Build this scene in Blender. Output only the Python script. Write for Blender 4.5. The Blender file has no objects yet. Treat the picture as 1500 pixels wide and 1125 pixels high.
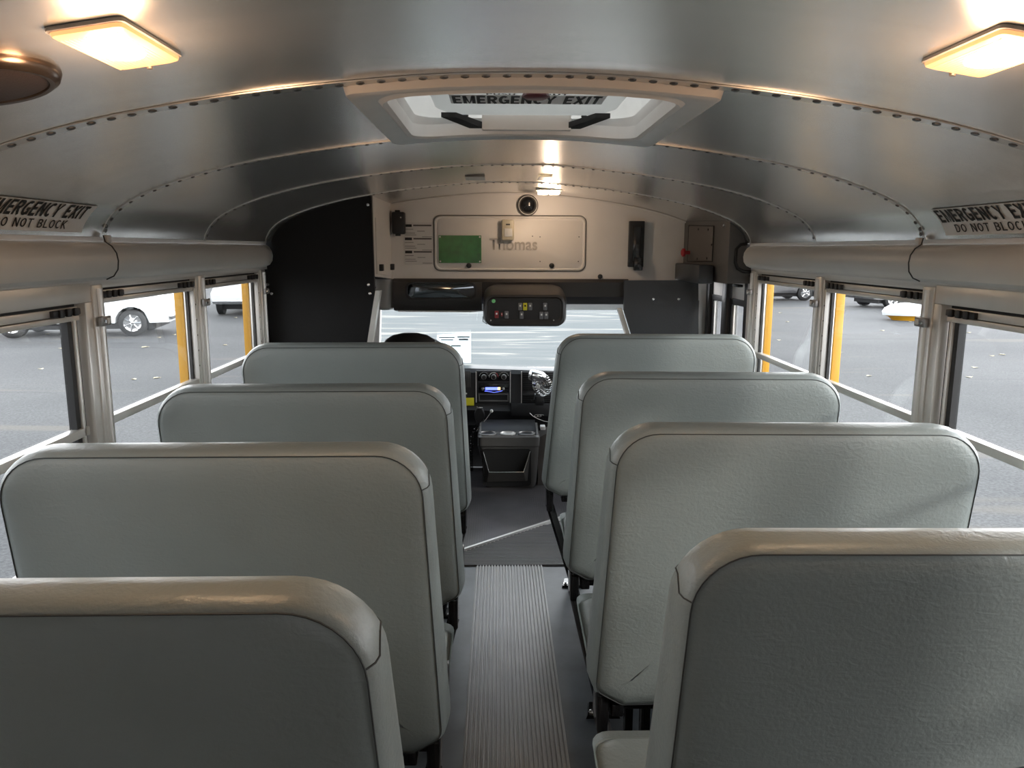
import bpy, bmesh, math, random
from mathutils import Vector, Matrix
random.seed(4)
R = math.radians
# ------------------------------------------------------------------ camera
F = 1127.0; PX, PY = 750.0, 562.5
CAM = Vector((-.05, 0.0, 1.48))
fwd_c = Vector(((730-PX)/F, (364-PY)/F, 1)).normalized()      # bus axis seen in camera axes (x right, y down, z forward)
r_c = Vector((0, 1, 0)).cross(fwd_c).normalized()
u_c = fwd_c.cross(r_c)
if u_c.y > 0: u_c = -u_c
def c2w(d): return Vector((r_c.dot(d), fwd_c.dot(d), u_c.dot(d)))
cd = bpy.data.cameras.new('camera'); cam = bpy.data.objects.new('camera', cd)
bpy.context.scene.collection.objects.link(cam)
cx, cy, cz = c2w(Vector((1, 0, 0))), c2w(Vector((0, -1, 0))), c2w(Vector((0, 0, -1)))
cam.matrix_world = Matrix(((cx.x, cy.x, cz.x, CAM.x), (cx.y, cy.y, cz.y, CAM.y), (cx.z, cy.z, cz.z, CAM.z), (0, 0, 0, 1)))
cd.sensor_fit = 'HORIZONTAL'; cd.sensor_width = 36; cd.lens = F/1500*36; cd.clip_start = .02; cd.clip_end = 400
bpy.context.scene.camera = cam
def pt(px, py, x=None, y=None, z=None):
    """measured image point -> place in the bus, on a plane of known x, y or z"""
    d = c2w(Vector(((px-PX)/F, (py-PY)/F, 1)))
    t = (x-CAM.x)/d.x if x is not None else (y/d.y if y is not None else (z-CAM.z)/d.z)
    return CAM + t*d
# ------------------------------------------------------------------ world, light, exposure
W = bpy.data.worlds.new('sky'); bpy.context.scene.world = W; W.use_nodes = True
wn = W.node_tree; wn.nodes.clear()
wo = wn.nodes.new('ShaderNodeOutputWorld'); wb = wn.nodes.new('ShaderNodeBackground')
tc = wn.nodes.new('ShaderNodeTexCoord'); sp = wn.nodes.new('ShaderNodeSeparateXYZ'); cr = wn.nodes.new('ShaderNodeValToRGB')
wn.links.new(tc.outputs['Generated'], sp.inputs[0]); wn.links.new(sp.outputs['Z'], cr.inputs[0]); wn.links.new(cr.outputs[0], wb.inputs[0])
cr.color_ramp.elements[0].position = .30; cr.color_ramp.elements[0].color = (.97, .975, 1, 1)
cr.color_ramp.elements[1].position = .75; cr.color_ramp.elements[1].color = (.20, .225, .25, 1)
# the hazy sky is brighter ahead and to the right of the bus than behind it
dt = wn.nodes.new('ShaderNodeVectorMath'); dt.operation = 'DOT_PRODUCT'; dt.inputs[1].default_value = (.34, .40, 0)
wn.links.new(tc.outputs['Generated'], dt.inputs[0])
ma = wn.nodes.new('ShaderNodeMath'); ma.operation = 'MULTIPLY_ADD'; ma.inputs[1].default_value = 3.4; ma.inputs[2].default_value = 3.3
wn.links.new(dt.outputs['Value'], ma.inputs[0]); wn.links.new(ma.outputs[0], wb.inputs[1])
wn.links.new(wb.outputs[0], wo.inputs[0])
sd = bpy.data.lights.new('sun', 'SUN'); sun = bpy.data.objects.new('sun', sd); bpy.context.scene.collection.objects.link(sun)
sd.energy = .8; sd.angle = R(7); sd.color = (1, .96, .9)
sun.rotation_euler = Vector((-.62, .40, -.28)).to_track_quat('-Z', 'Y').to_euler()
VS = bpy.context.scene.view_settings
VS.view_transform = 'Standard'; VS.look = 'None'; VS.gamma = 1; VS.use_curve_mapping = False; VS.exposure = 1.08
bpy.context.scene.cycles.max_bounces = 10; bpy.context.scene.cycles.diffuse_bounces = 5
bpy.context.scene.cycles.transparent_max_bounces = 24
bpy.context.scene.cycles.sample_clamp_indirect = 6
bpy.context.scene.cycles.caustics_reflective = False
# ------------------------------------------------------------------ materials
MT = {}
def mat(name, col, rough=.5, metal=0, bump=0, bscale=200, var=0, vscale=4, stretch=(1, 1, 1), emit=None, es=0, coat=0, spec=None, aniso=0):
    m = bpy.data.materials.new(name); m.use_nodes = True; n = m.node_tree; b = n.nodes['Principled BSDF']
    b.inputs['Base Color'].default_value = (*col, 1); b.inputs['Roughness'].default_value = rough; b.inputs['Metallic'].default_value = metal
    if coat: b.inputs['Coat Weight'].default_value = coat
    if spec is not None: b.inputs['Specular IOR Level'].default_value = spec
    if aniso: b.inputs['Anisotropic'].default_value = aniso
    if emit: b.inputs['Emission Color'].default_value = (*emit, 1); b.inputs['Emission Strength'].default_value = es
    co = n.nodes.new('ShaderNodeTexCoord'); mp = n.nodes.new('ShaderNodeMapping'); mp.inputs['Scale'].default_value = stretch
    n.links.new(co.outputs['Object'], mp.inputs[0])
    v = var if var else .03
    nz = n.nodes.new('ShaderNodeTexNoise'); nz.inputs['Scale'].default_value = vscale; nz.inputs['Detail'].default_value = 5
    n.links.new(mp.outputs[0], nz.inputs[0])
    rp = n.nodes.new('ShaderNodeValToRGB')
    rp.color_ramp.elements[0].position = .3; rp.color_ramp.elements[1].position = .7
    rp.color_ramp.elements[0].color = (*[max(0, c*(1-v)) for c in col], 1); rp.color_ramp.elements[1].color = (*[min(1, c*(1+v)) for c in col], 1)
    n.links.new(nz.outputs['Fac'], rp.inputs[0]); n.links.new(rp.outputs[0], b.inputs['Base Color'])
    if bump:
        n2 = n.nodes.new('ShaderNodeTexNoise'); n2.inputs['Scale'].default_value = bscale; n2.inputs['Detail'].default_value = 4
        n.links.new(mp.outputs[0], n2.inputs[0])
        bp = n.nodes.new('ShaderNodeBump'); bp.inputs['Strength'].default_value = bump; bp.inputs['Distance'].default_value = .002
        n.links.new(n2.outputs['Fac'], bp.inputs['Height']); n.links.new(bp.outputs[0], b.inputs['Normal'])
    MT[name] = m; return m
mat('vinyl', (.272, .302, .292), .38, bump=.35, bscale=160, var=.07, vscale=3, spec=.5)
# creases of the vinyl: a second, larger and directional bump
n = MT['vinyl'].node_tree; b = n.nodes['Principled BSDF']; bp0 = [x for x in n.nodes if x.type == 'BUMP'][0]
vz = n.nodes.new('ShaderNodeTexNoise'); vz.inputs['Scale'].default_value = 26; vz.inputs['Detail'].default_value = 6; vz.inputs['Distortion'].default_value = 1.6
mpv = n.nodes.new('ShaderNodeMapping'); mpv.inputs['Scale'].default_value = (1, 1, 2.4)
cov = n.nodes.new('ShaderNodeTexCoord'); n.links.new(cov.outputs['Object'], mpv.inputs[0]); n.links.new(mpv.outputs[0], vz.inputs[0])
bp1 = n.nodes.new('ShaderNodeBump'); bp1.inputs['Strength'].default_value = .2; bp1.inputs['Distance'].default_value = .006
n.links.new(vz.outputs['Fac'], bp1.inputs['Height']); n.links.new(bp0.outputs[0], bp1.inputs['Normal']); n.links.new(bp1.outputs[0], b.inputs['Normal'])
mat('seam', (.05, .055, .055), .6)
mat('vinyl_crease', (.10, .11, .11), .6)
mat('ceiling_metal', (.84, .835, .815), .27, metal=.84, var=.04, vscale=3, bump=.08, bscale=60, stretch=(.3, 12, 1), aniso=.45)
mat('rivet', (.14, .14, .14), .35, metal=.9)
mat('lap', (.72, .72, .70), .3, metal=.85)
mat('painted', (.80, .78, .75), .38, var=.04)
mat('alu', (.74, .72, .68), .36, metal=.45, var=.06, vscale=8, stretch=(1, 1, .2))
mat('alu_dark', (.30, .29, .28), .4, metal=.7)
mat('black', (.012, .012, .013), .45)
mat('black_gloss', (.012, .012, .013), .14)
mat('rubber', (.02, .02, .021), .6)
mat('black_vinyl', (.009, .009, .0095), .55, bump=.3, bscale=120, spec=.25)
mat('dark_vinyl', (.035, .038, .042), .42, bump=.3, bscale=120)
mat('header', (.035, .031, .029), .4, var=.1)
mat('grey_plastic', (.10, .094, .088), .42, var=.06, bump=.1, bscale=300)
mat('pillar_grey', (.30, .28, .26), .35)
mat('panel_grey', (.125, .11, .10), .5)
mat('white_panel', (.80, .76, .72), .42, var=.03, vscale=6)
mat('white', (.8, .79, .76), .4)
mat('hatch_white', (.80, .785, .76), .45, var=.04, vscale=10)
mat('lid', (.90, .90, .88), .6, var=.08, vscale=14, bump=.2)
mat('floor_rubber', (.10, .112, .13), .40, var=.35, vscale=5, bump=.12, bscale=60)
mat('runner', (.33, .325, .32), .36, var=.10, vscale=6)
mat('cross_mat', (.15, .145, .15), .45, var=.12)
mat('cab_floor', (.12, .11, .115), .30, var=.35, vscale=4, bump=.3, bscale=30)
mat('metal_strip', (.75, .74, .72), .3, metal=.6)
mat('chrome', (.75, .75, .75), .12, metal=1)
mat('dash', (.022, .022, .024), .5, bump=.3, bscale=250)
mat('console', (.12, .115, .11), .26, var=.1)
mat('yellow', (.80, .40, .02), .4)
mat('tag_yellow', (.75, .68, .03), .5)
mat('red', (.45, .03, .04), .5)
mat('maroon', (.12, .03, .035), .4)
mat('green', (.02, .17, .03), .25, var=.25, vscale=25, bump=.6, bscale=18)
mat('ink', (.012, .012, .012), .6)
mat('print', (.10, .09, .085), .7)
mat('sticker_grey', (.93, .925, .91), .5)
mat('paper', (.70, .67, .64), .5)
mat('emboss', (.52, .48, .44), .35)
mat('sensor', (.62, .56, .42), .4)
mat('car_white', (.72, .75, .76), .22, coat=.5)
mat('car_dark', (.03, .03, .033), .2, coat=.6)
mat('car_silver', (.45, .47, .50), .25, metal=.5)
mat('car_glass', (.02, .025, .03), .06)
mat('leaf', (.62, .54, .36), .6, var=.3)
mat('lens', (.9, .62, .35), .3, emit=(1, .42, .15), es=.62)
mat('bulb', (1, .9, .8), .3, emit=(1, .80, .52), es=22)
mat('lens_small', (1, .9, .7), .3, emit=(1, .72, .40), es=9)
mat('display', (.05, .08, .5), .3, emit=(.12, .16, 1), es=1.6)
mat('display_warm', (.5, .3, .1), .3, emit=(1, .6, .25), es=1.2)
mat('key_grey', (.16, .16, .17), .5)
mat('key_red', (.28, .03, .035), .5)
mat('green_dot', (.25, .75, .3), .5)
mat('mesh_brown', (.06, .042, .034), .5, metal=.3, bump=.5, bscale=400)
mat('bronze', (.16, .125, .10), .24, metal=.9)
mat('sticker_paper', (.70, .85, .88), .6)
mat('mirror', (.10, .11, .12), .05, metal=1)
mt_ = bpy.data.materials.new('paper_lit'); mt_.use_nodes = True; n = mt_.node_tree; n.nodes.clear()
o = n.nodes.new('ShaderNodeOutputMaterial'); d_ = n.nodes.new('ShaderNodeBsdfDiffuse'); t_ = n.nodes.new('ShaderNodeBsdfTranslucent'); x_ = n.nodes.new('ShaderNodeMixShader'); x_.inputs[0].default_value = .6
d_.inputs[0].default_value = (.88, .90, .90, 1); t_.inputs[0].default_value = (.80, .92, .95, 1)
n.links.new(d_.outputs[0], x_.inputs[1]); n.links.new(t_.outputs[0], x_.inputs[2]); n.links.new(x_.outputs[0], o.inputs[0]); MT['paper_lit'] = mt_
hl_ = mt_.copy(); hl_.name = 'hatch_lit'; hl_.node_tree.nodes[hl_.node_tree.nodes.find('Mix Shader')].inputs[0].default_value = .5
hl_.node_tree.nodes[hl_.node_tree.nodes.find('Translucent BSDF')].inputs[0].default_value = (.56, .56, .54, 1); MT['hatch_lit'] = hl_
def glass(name, tint=(.97, .98, .98), refl=1.0):
    m = bpy.data.materials.new(name); m.use_nodes = True; n = m.node_tree; n.nodes.clear()
    o = n.nodes.new('ShaderNodeOutputMaterial'); t = n.nodes.new('ShaderNodeBsdfTransparent'); t.inputs[0].default_value = (*tint, 1)
    g = n.nodes.new('ShaderNodeBsdfGlossy'); g.inputs['Roughness'].default_value = .01
    f0 = n.nodes.new('ShaderNodeLayerWeight'); pw = n.nodes.new('ShaderNodeMath'); pw.operation = 'POWER'; pw.inputs[1].default_value = 5
    n.links.new(f0.outputs['Facing'], pw.inputs[0]); f = n.nodes.new('ShaderNodeMath'); f.operation = 'MULTIPLY_ADD'; f.inputs[1].default_value = .9; f.inputs[2].default_value = .035
    n.links.new(pw.outputs[0], f.inputs[0])
    mul = n.nodes.new('ShaderNodeMath'); mul.operation = 'MULTIPLY'; mul.inputs[1].default_value = refl
    x = n.nodes.new('ShaderNodeMixShader'); n.links.new(f.outputs[0], mul.inputs[0]); n.links.new(mul.outputs[0], x.inputs[0])
    n.links.new(t.outputs[0], x.inputs[1]); n.links.new(g.outputs[0], x.inputs[2]); n.links.new(x.outputs[0], o.inputs[0]); MT[name] = m
glass('glass'); glass('windshield_glass', (.95, .97, .97))
# asphalt of the yard
def ground_mat():
    m = bpy.data.materials.new('asphalt'); m.use_nodes = True; n = m.node_tree; b = n.nodes['Principled BSDF']
    co = n.nodes.new('ShaderNodeTexCoord')
    def noise(sc, st=(1, 1, 1), det=6, dist=0):
        mp = n.nodes.new('ShaderNodeMapping'); mp.inputs['Scale'].default_value = st; n.links.new(co.outputs['Object'], mp.inputs[0])
        z = n.nodes.new('ShaderNodeTexNoise'); z.inputs['Scale'].default_value = sc; z.inputs['Detail'].default_value = det; z.inputs['Distortion'].default_value = dist
        n.links.new(mp.outputs[0], z.inputs[0]); return z.outputs['Fac']
    def ramp(f, stops):
        r = n.nodes.new('ShaderNodeValToRGB'); e = r.color_ramp.elements
        while len(e) < len(stops): e.new(.5)
        for i, (p, c) in enumerate(stops): e[i].position = p; e[i].color = (*c, 1)
        n.links.new(f, r.inputs[0]); return r.outputs[0]
    def mix(fac, a, bb, mode='MIX'):
        x = n.nodes.new('ShaderNodeMix'); x.data_type = 'RGBA'; x.blend_type = mode
        if isinstance(fac, float): x.inputs[0].default_value = fac
        else: n.links.new(fac, x.inputs[0])
        n.links.new(a, x.inputs[6]); n.links.new(bb, x.inputs[7]); return x.outputs[2]
    fine = ramp(noise(35, det=8), [(.35, (.058, .060, .063)), (.65, (.118, .120, .125))])
    big = ramp(noise(.25, (1, 1, 1), 6, .5), [(.35, (.72, .72, .73)), (.65, (1.12, 1.1, 1.08))])
    c = mix(1.0, fine, big, 'MULTIPLY')
    tan = ramp(noise(.5, (.25, 1.6, 1), 3), [(.62, (0, 0, 0)), (.67, (1, 1, 1))])
    tanc = n.nodes.new('ShaderNodeRGB'); tanc.outputs[0].default_value = (.15, .13, .108, 1)
    tf = n.nodes.new('ShaderNodeMath'); tf.operation = 'MULTIPLY'; tf.inputs[1].default_value = .55; n.links.new(tan, tf.inputs[0])
    c = mix(tf.outputs[0], c, tanc.outputs[0])
    n.links.new(c, b.inputs['Base Color']); b.inputs['Roughness'].default_value = .85
    MT['asphalt'] = m
    m2 = bpy.data.materials.new('glare_pale'); m2.use_nodes = True; n = m2.node_tree; b = n.nodes['Principled BSDF']  # paler ground ahead; bright glare and its streaks painted into the colour
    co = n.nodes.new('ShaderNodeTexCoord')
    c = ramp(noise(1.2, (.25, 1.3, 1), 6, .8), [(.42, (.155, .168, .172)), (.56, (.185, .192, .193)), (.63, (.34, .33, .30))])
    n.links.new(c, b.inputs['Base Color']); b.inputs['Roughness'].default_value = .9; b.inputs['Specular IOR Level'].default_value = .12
    MT['glare_pale'] = m2
ground_mat()
# ------------------------------------------------------------------ helpers
C = bpy.context.scene.collection
WO = {}
def new(): return bmesh.new()
def add_bm(dst, src):
    me = bpy.data.meshes.new('tmp'); src.to_mesh(me); src.free(); dst.from_mesh(me); bpy.data.meshes.remove(me)
def box(bm, x0, x1, y0, y1, z0, z1, bev=0, M=None, seg=2):
    t = bmesh.new(); bmesh.ops.create_cube(t, size=1)
    for v in t.verts: v.co = Vector(((x0+x1)/2+v.co.x*abs(x1-x0), (y0+y1)/2+v.co.y*abs(y1-y0), (z0+z1)/2+v.co.z*abs(z1-z0)))
    if bev: bmesh.ops.bevel(t, geom=t.edges[:], offset=bev, segments=seg, profile=.5, affect='EDGES')
    if M: bmesh.ops.transform(t, matrix=M, verts=t.verts)
    add_bm(bm, t); return bm
def ring(bm, loops, close=True, cap0=True, cap1=True):
    vs = [[bm.verts.new(p) for p in l] for l in loops]
    n = len(vs[0])
    for a, b in zip(vs, vs[1:]):
        for i in range(n if close else n-1):
            j = (i+1) % n; bm.faces.new((a[i], a[j], b[j], b[i]))
    if cap0: bm.faces.new(vs[0][::-1])
    if cap1: bm.faces.new(vs[-1])
    return vs
def tube(bm, pts, r, n=8, closed=False):
    pts = [Vector(p) for p in pts]; loops = []; N = len(pts); up = None
    for i, p in enumerate(pts):
        a = pts[i-1] if (i > 0 or closed) else p; b = pts[(i+1) % N] if (i < N-1 or closed) else p
        t = (b-a).normalized()
        if up is None: up = t.orthogonal().normalized()
        up = (up - t*up.dot(t)); up = up.normalized() if up.length > 1e-6 else t.orthogonal().normalized()
        s = t.cross(up); rr = r[i] if isinstance(r, (list, tuple)) else r
        loops.append([p + rr*(math.cos(2*math.pi*k/n)*up + math.sin(2*math.pi*k/n)*s) for k in range(n)])
    if closed:
        vs = [[bm.verts.new(q) for q in l] for l in loops]
        for a, b in zip(vs, vs[1:]+vs[:1]):
            for i in range(n): bm.faces.new((a[i], a[(i+1) % n], b[(i+1) % n], b[i]))
    else: ring(bm, loops)
    return bm
def lathe(bm, c, ax, prof, n=20):
    """prof: (radius, distance along ax)"""
    ax = Vector(ax).normalized(); u = ax.orthogonal().normalized(); v = ax.cross(u); c = Vector(c)
    ring(bm, [[c + ax*d + max(r, 1e-4)*(math.cos(2*math.pi*k/n)*u + math.sin(2*math.pi*k/n)*v) for k in range(n)] for r, d in prof]); return bm
def prism(bm, poly, axis, a, b):
    """poly of 2D points extruded along axis 0/1/2 from a to b"""
    def P(p, t):
        return Vector((t, p[0], p[1])) if axis == 0 else (Vector((p[0], t, p[1])) if axis == 1 else Vector((p[0], p[1], t)))
    ring(bm, [[P(p, a) for p in poly], [P(p, b) for p in poly]]); return bm
def rrect(x0, x1, z0, z1, r, n=6):
    o = []
    for cx_, cz_, a0 in ((x1-r, z1-r, 0), (x0+r, z1-r, 90), (x0+r, z0+r, 180), (x1-r, z0+r, 270)):
        for k in range(n+1):
            a = R(a0+90*k/n); o.append((cx_+r*math.cos(a), cz_+r*math.sin(a)))
    return o
def obj(name, bm, m, parent=None, smooth=True, top=None):
    bmesh.ops.recalc_face_normals(bm, faces=bm.faces)
    me = bpy.data.meshes.new(name)
    if parent is not None: org = WO[parent.name]
    else:
        xs = [v.co for v in bm.verts]; lo = Vector([min(v[i] for v in xs) for i in range(3)]); hi = Vector([max(v[i] for v in xs) for i in range(3)])
        org = Vector(((lo.x+hi.x)/2, (lo.y+hi.y)/2, lo.z))
    bmesh.ops.translate(bm, vec=-org, verts=bm.verts); bm.to_mesh(me); bm.free()
    me.materials.append(MT[m])
    o = bpy.data.objects.new(name, me); C.objects.link(o)
    if parent is not None: o.parent = parent
    else: o.location = org
    WO[o.name] = org
    if smooth:
        for p in me.polygons: p.use_smooth = True
        me.set_sharp_from_angle(angle=R(38))
    return o
def tag(o, label, cat, group=None):
    o['label'] = label; o['category'] = cat
    if group: o['group'] = group
    return o
def struct(o): o['kind'] = 'structure'; return o
def thing(name, loc, label=None, cat=None, group=None):
    o = bpy.data.objects.new(name, None); o.empty_display_size = .05; C.objects.link(o); o.location = loc; WO[o.name] = Vector(loc)
    if label: tag(o, label, cat, group)
    return o
def text(name, body, m, parent, P, ux, uy, h, width=None, ext=.0006, bold=0.0, shear=0):
    """text with its lower left corner at P, running along ux, upright along uy, cap height h"""
    cu = bpy.data.curves.new(name, 'FONT'); cu.body = body; cu.size = 1; cu.offset = bold; cu.extrude = 0; cu.shear = shear
    t = bpy.data.objects.new('tmp_text', cu); C.objects.link(t)
    bpy.context.view_layer.update(); dg = bpy.context.evaluated_depsgraph_get()
    me = bpy.data.meshes.new_from_object(t.evaluated_get(dg)); bpy.data.objects.remove(t); bpy.data.curves.remove(cu)
    bm = bmesh.new(); bm.from_mesh(me); bpy.data.meshes.remove(me)
    xs = [v.co.x for v in bm.verts]; ys = [v.co.y for v in bm.verts]
    sy = h/(max(ys)-min(ys)); sx = (width/(max(xs)-min(xs))) if width else sy
    ux = Vector(ux).normalized(); uy = Vector(uy).normalized(); nn = ux.cross(uy); x0, y0 = min(xs), min(ys); P = Vector(P)
    for v in bm.verts: v.co = P + ux*((v.co.x-x0)*sx) + uy*((v.co.y-y0)*sy) + nn*ext
    return obj(name, bm, m, parent, smooth=False)
A_ = lambda cx, cy, rx, ry, a0, a1, n=8: [(cx+rx*math.cos(R(a0+(a1-a0)*i/n)), cy+ry*math.sin(R(a0+(a1-a0)*i/n))) for i in range(n+1)]
t_ = .08
GL = {'E': (.50, [[(.5, .08), (.08, .08), (.08, .92), (.5, .92)], [(.08, .5), (.46, .5)]]), 'M': (.70, [[(.08, 0), (.08, 1)], [(.62, 0), (.62, 1)], [(.10, .97), (.35, .06), (.60, .97)]]),
      'R': (.56, [[(.08, 0), (.08, .92)]+[(.30, .92)]+A_(.30, .70, .18, .22, 90, -90)+[(.08, .48)], [(.28, .48), (.50, 0)]]), 'G': (.60, [A_(.30, .5, .22, .42, 50, 300, 14)+[(.52, .14), (.52, .44), (.32, .44)]]),
      'N': (.60, [[(.08, 0), (.08, 1)], [(.52, 0), (.52, 1)], [(.09, .95), (.51, .05)]]), 'C': (.58, [A_(.30, .5, .22, .42, 48, 312, 16)]), 'Y': (.58, [[(.05, 1), (.29, .45), (.53, 1)], [(.29, .47), (.29, 0)]]),
      'X': (.58, [[(.05, 1), (.53, 0)], [(.53, 1), (.05, 0)]]), 'I': (.18, [[(.09, 0), (.09, 1)]]), 'T': (.54, [[(0, .92), (.54, .92)], [(.27, .92), (.27, 0)]]),
      'D': (.58, [[(.08, .08), (.08, .92), (.26, .92)]+A_(.26, .5, .24, .42, 90, -90, 12)+[(.04, .08)]]), 'O': (.62, [A_(.31, .5, .23, .42, 0, 360, 22)]), 'L': (.50, [[(.08, 1), (.08, .08), (.5, .08)]]),
      'B': (.56, [[(.08, .08), (.08, .92), (.28, .92)]+A_(.28, .72, .17, .20, 90, -90)+[(.10, .52), (.29, .52)]+A_(.29, .30, .19, .22, 90, -90)+[(.04, .08)]]), 'K': (.58, [[(.08, 0), (.08, 1)], [(.52, 1), (.10, .42)], [(.22, .55), (.54, 0)]]),
      'P': (.54, [[(.08, 0), (.08, .92), (.30, .92)]+A_(.30, .70, .18, .22, 90, -90)+[(.08, .48)]]), 'U': (.60, [[(.08, 1), (.08, .34)]+A_(.30, .34, .22, .26, 180, 360, 12)+[(.52, 1)]]), 'S': (.56, [A_(.28, .71, .19, .21, 40, 250, 10)+A_(.28, .29, .20, .21, 70, -140, 10)]), 'H': (.60, [[(.08, 0), (.08, 1)], [(.52, 0), (.52, 1)], [(.08, .5), (.52, .5)]]), ' ': (.30, [])}
def sign(name, body, m, parent, P, ux, uy, h, width, ext=.0006, w=.085):
    """block capitals drawn as broad strokes, lower left corner at P"""
    bm = bmesh.new(); x = 0; gap = .13
    for ch in body:
        gw, strokes = GL[ch]
        for st in strokes:
            n = len(st); L, Rr = [], []
            for i in range(n):
                p = Vector(st[i]); a = Vector(st[i-1]) if i else None; b = Vector(st[i+1]) if i < n-1 else None
                d1 = (p-a).normalized() if a is not None and (p-a).length > 1e-6 else None; d2 = (b-p).normalized() if b is not None and (b-p).length > 1e-6 else None
                if d1 is None: d1 = d2
                if d2 is None: d2 = d1
                n1 = Vector((-d1.y, d1.x)); n2 = Vector((-d2.y, d2.x)); k = (n1+n2)/max(.55, 1+n1.dot(n2)); L.append(p+k*w); Rr.append(p-k*w)
            for i in range(n-1): bm.faces.new([bm.verts.new((x+q.x, q.y, 0)) for q in (L[i], L[i+1], Rr[i+1], Rr[i])])
        x += gw+gap
    tot = x-gap; ux = Vector(ux).normalized(); uy = Vector(uy).normalized(); nn = ux.cross(uy); P = Vector(P)
    for v in bm.verts: v.co = P+ux*(v.co.x*width/tot)+uy*(v.co.y*h)+nn*ext
    return obj(name, bm, m, parent, smooth=False)
# ------------------------------------------------------------------ shell: ceiling
CP = [(0, 1.775), (.16, 1.771), (.32, 1.758), (.46, 1.742), (.6, 1.721), (.73, 1.697), (.85, 1.667), (.93, 1.641), (1.0, 1.612), (1.05, 1.582), (1.083, 1.546), (1.100, 1.507)]
def ceilz(x):
    x = abs(x)
    for (a, b), (c, d) in zip(CP, CP[1:]):
        if x <= c: return b + (d-b)*(x-a)/(c-a)
    return CP[-1][1]
def smoothprof(n=6):
    pts = [(-CP[1][0], CP[1][1])] + CP + [(1.106, 1.46)]
    out = []
    for i in range(1, len(pts)-2):
        p0, p1, p2, p3 = pts[i-1:i+3]
        for k in range(n):
            t = k/n
            out.append(tuple(.5*((2*p1[j])+(-p0[j]+p2[j])*t+(2*p0[j]-5*p1[j]+4*p2[j]-p3[j])*t*t+(-p0[j]+3*p1[j]-3*p2[j]+p3[j])*t**3) for j in (0, 1)))
    out.append(CP[-1]); return out
SP = smoothprof(4)
def czs(x):
    x = abs(x)
    for (a, b), (c, d) in zip(SP, SP[1:]):
        if x <= c: return b + (d-b)*(x-a)/(c-a)
    return SP[-1][1]
HX0, HX1, HY0, HY1 = -.262, .288, 1.455, 1.985       # roof hatch opening
xs = sorted(set([round(p[0], 4) for p in SP] + [round(-p[0], 4) for p in SP] + [HX0, HX1]))
SEAMS = [-.745, -.03, .67, 1.39, 2.10, 2.82, 3.55]
ysx = sorted(set(SEAMS + [-.92, 4.27, HY0, HY1] + [round(-.75+.25*i, 3) for i in range(20)]))
bm = bmesh.new(); uvl = bm.loops.layers.uv.new('uv')
vg = {(i, j): bm.verts.new((x, y, czs(x))) for i, x in enumerate(xs) for j, y in enumerate(ysx)}
for i in range(len(xs)-1):
    for j in range(len(ysx)-1):
        mx, my = (xs[i]+xs[i+1])/2, (ysx[j]+ysx[j+1])/2
        if HX0 < mx < HX1 and HY0 < my < HY1: continue
        f = bm.faces.new((vg[i, j], vg[i, j+1], vg[i+1, j+1], vg[i+1, j]))
        for l in f.loops: l[uvl].uv = (l.vert.co.x, l.vert.co.y)
o = struct(obj('ceiling', bm, 'ceiling_metal'))
n = MT['ceiling_metal'].node_tree; tg = n.nodes.new('ShaderNodeTangent'); tg.direction_type = 'UV_MAP'; tg.uv_map = 'uv'
n.links.new(tg.outputs[0], n.nodes['Principled BSDF'].inputs['Tangent'])
def seam_strip(y, k, w=.022, sp=.036, r=.0055, bead=False):
    bm = new(); pr = [(-a, b) for a, b in SP[::-1]] + SP[1:]
    lo = lambda yy, d: [(a, yy, b-d) for a, b in pr]
    L = [lo(y-w/2, .0005), lo(y-w/2, .003), lo(y+w/2, .003), lo(y+w/2, .0005)]
    keep = [True]*len(pr)
    vs = [[bm.verts.new(p) for p in l] for l in L]
    for a, b in zip(vs, vs[1:]):
        for i in range(len(pr)-1): bm.faces.new((a[i], a[i+1], b[i+1], b[i]))
    o = struct(obj('trim_%d' % k, bm, 'lap'))
    rv = new(); s = 0; nxt = sp/2
    for (a, b) in zip(pr, pr[1:]):
        A, B = Vector((a[0], y, a[1])), Vector((b[0], y, b[1])); L_ = (B-A).length
        while nxt < s+L_:
            p = A.lerp(B, (nxt-s)/L_); nrm = Vector((-(B-A).z, 0, (B-A).x)).normalized()*-1
            lathe(rv, p+nrm*.003, nrm, [(r, 0), (r*.9, .0018), (r*.5, .003)], 7); nxt += sp
        s += L_
    obj('rivet_row', rv, 'rivet', o)
for k, y in enumerate(SEAMS[3:]): seam_strip(y, k+1, w=.030 if k == 0 else .018, r=.0078 if k == 0 else .0055)
for k, y in enumerate(SEAMS[1:3]): seam_strip(y, k+5)
# small trims where ceiling meets the front wall
bm = new(); tube(bm, [(x, 4.235, czs(x)-.004) for x in [(-.62+.1*i) for i in range(17)]], .005, 6); struct(obj('trim_7', bm, 'white_panel'))
# ------------------------------------------------------------------ floor
bm = new(); box(bm, -1.16, 1.16, -.92, 3.43, -.03, 0); struct(obj('floor', bm, 'floor_rubber'))
def ribbed(name, x0, x1, y0, y1, m, pitch=.0135, along='y', z=.0, h=.008, poly=None):
    bm = new(); n = int(((x1-x0) if along == 'y' else (y1-y0))/pitch); L = []
    a0, a1 = (x0, x1) if along == 'y' else (y0, y1); p = (a1-a0)/n; pr = [(a0, z+.001), (a0, z+.0025)]
    for i in range(n):
        s = a0+i*p; pr += [(s+.22*p, z+.0025), (s+.34*p, z+.0025+h), (s+.78*p, z+.0025+h), (s+.9*p, z+.0025)]
    pr += [(a1, z+.0025), (a1, z+.001)]
    if along == 'y': ring(bm, [[(q[0], y0, q[1]) for q in pr], [(q[0], y1, q[1]) for q in pr]])
    else: ring(bm, [[(x0, q[0], q[1]) for q in pr], [(x1, q[0], q[1]) for q in pr]])
    return obj(name, bm, m, smooth=False)
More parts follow.
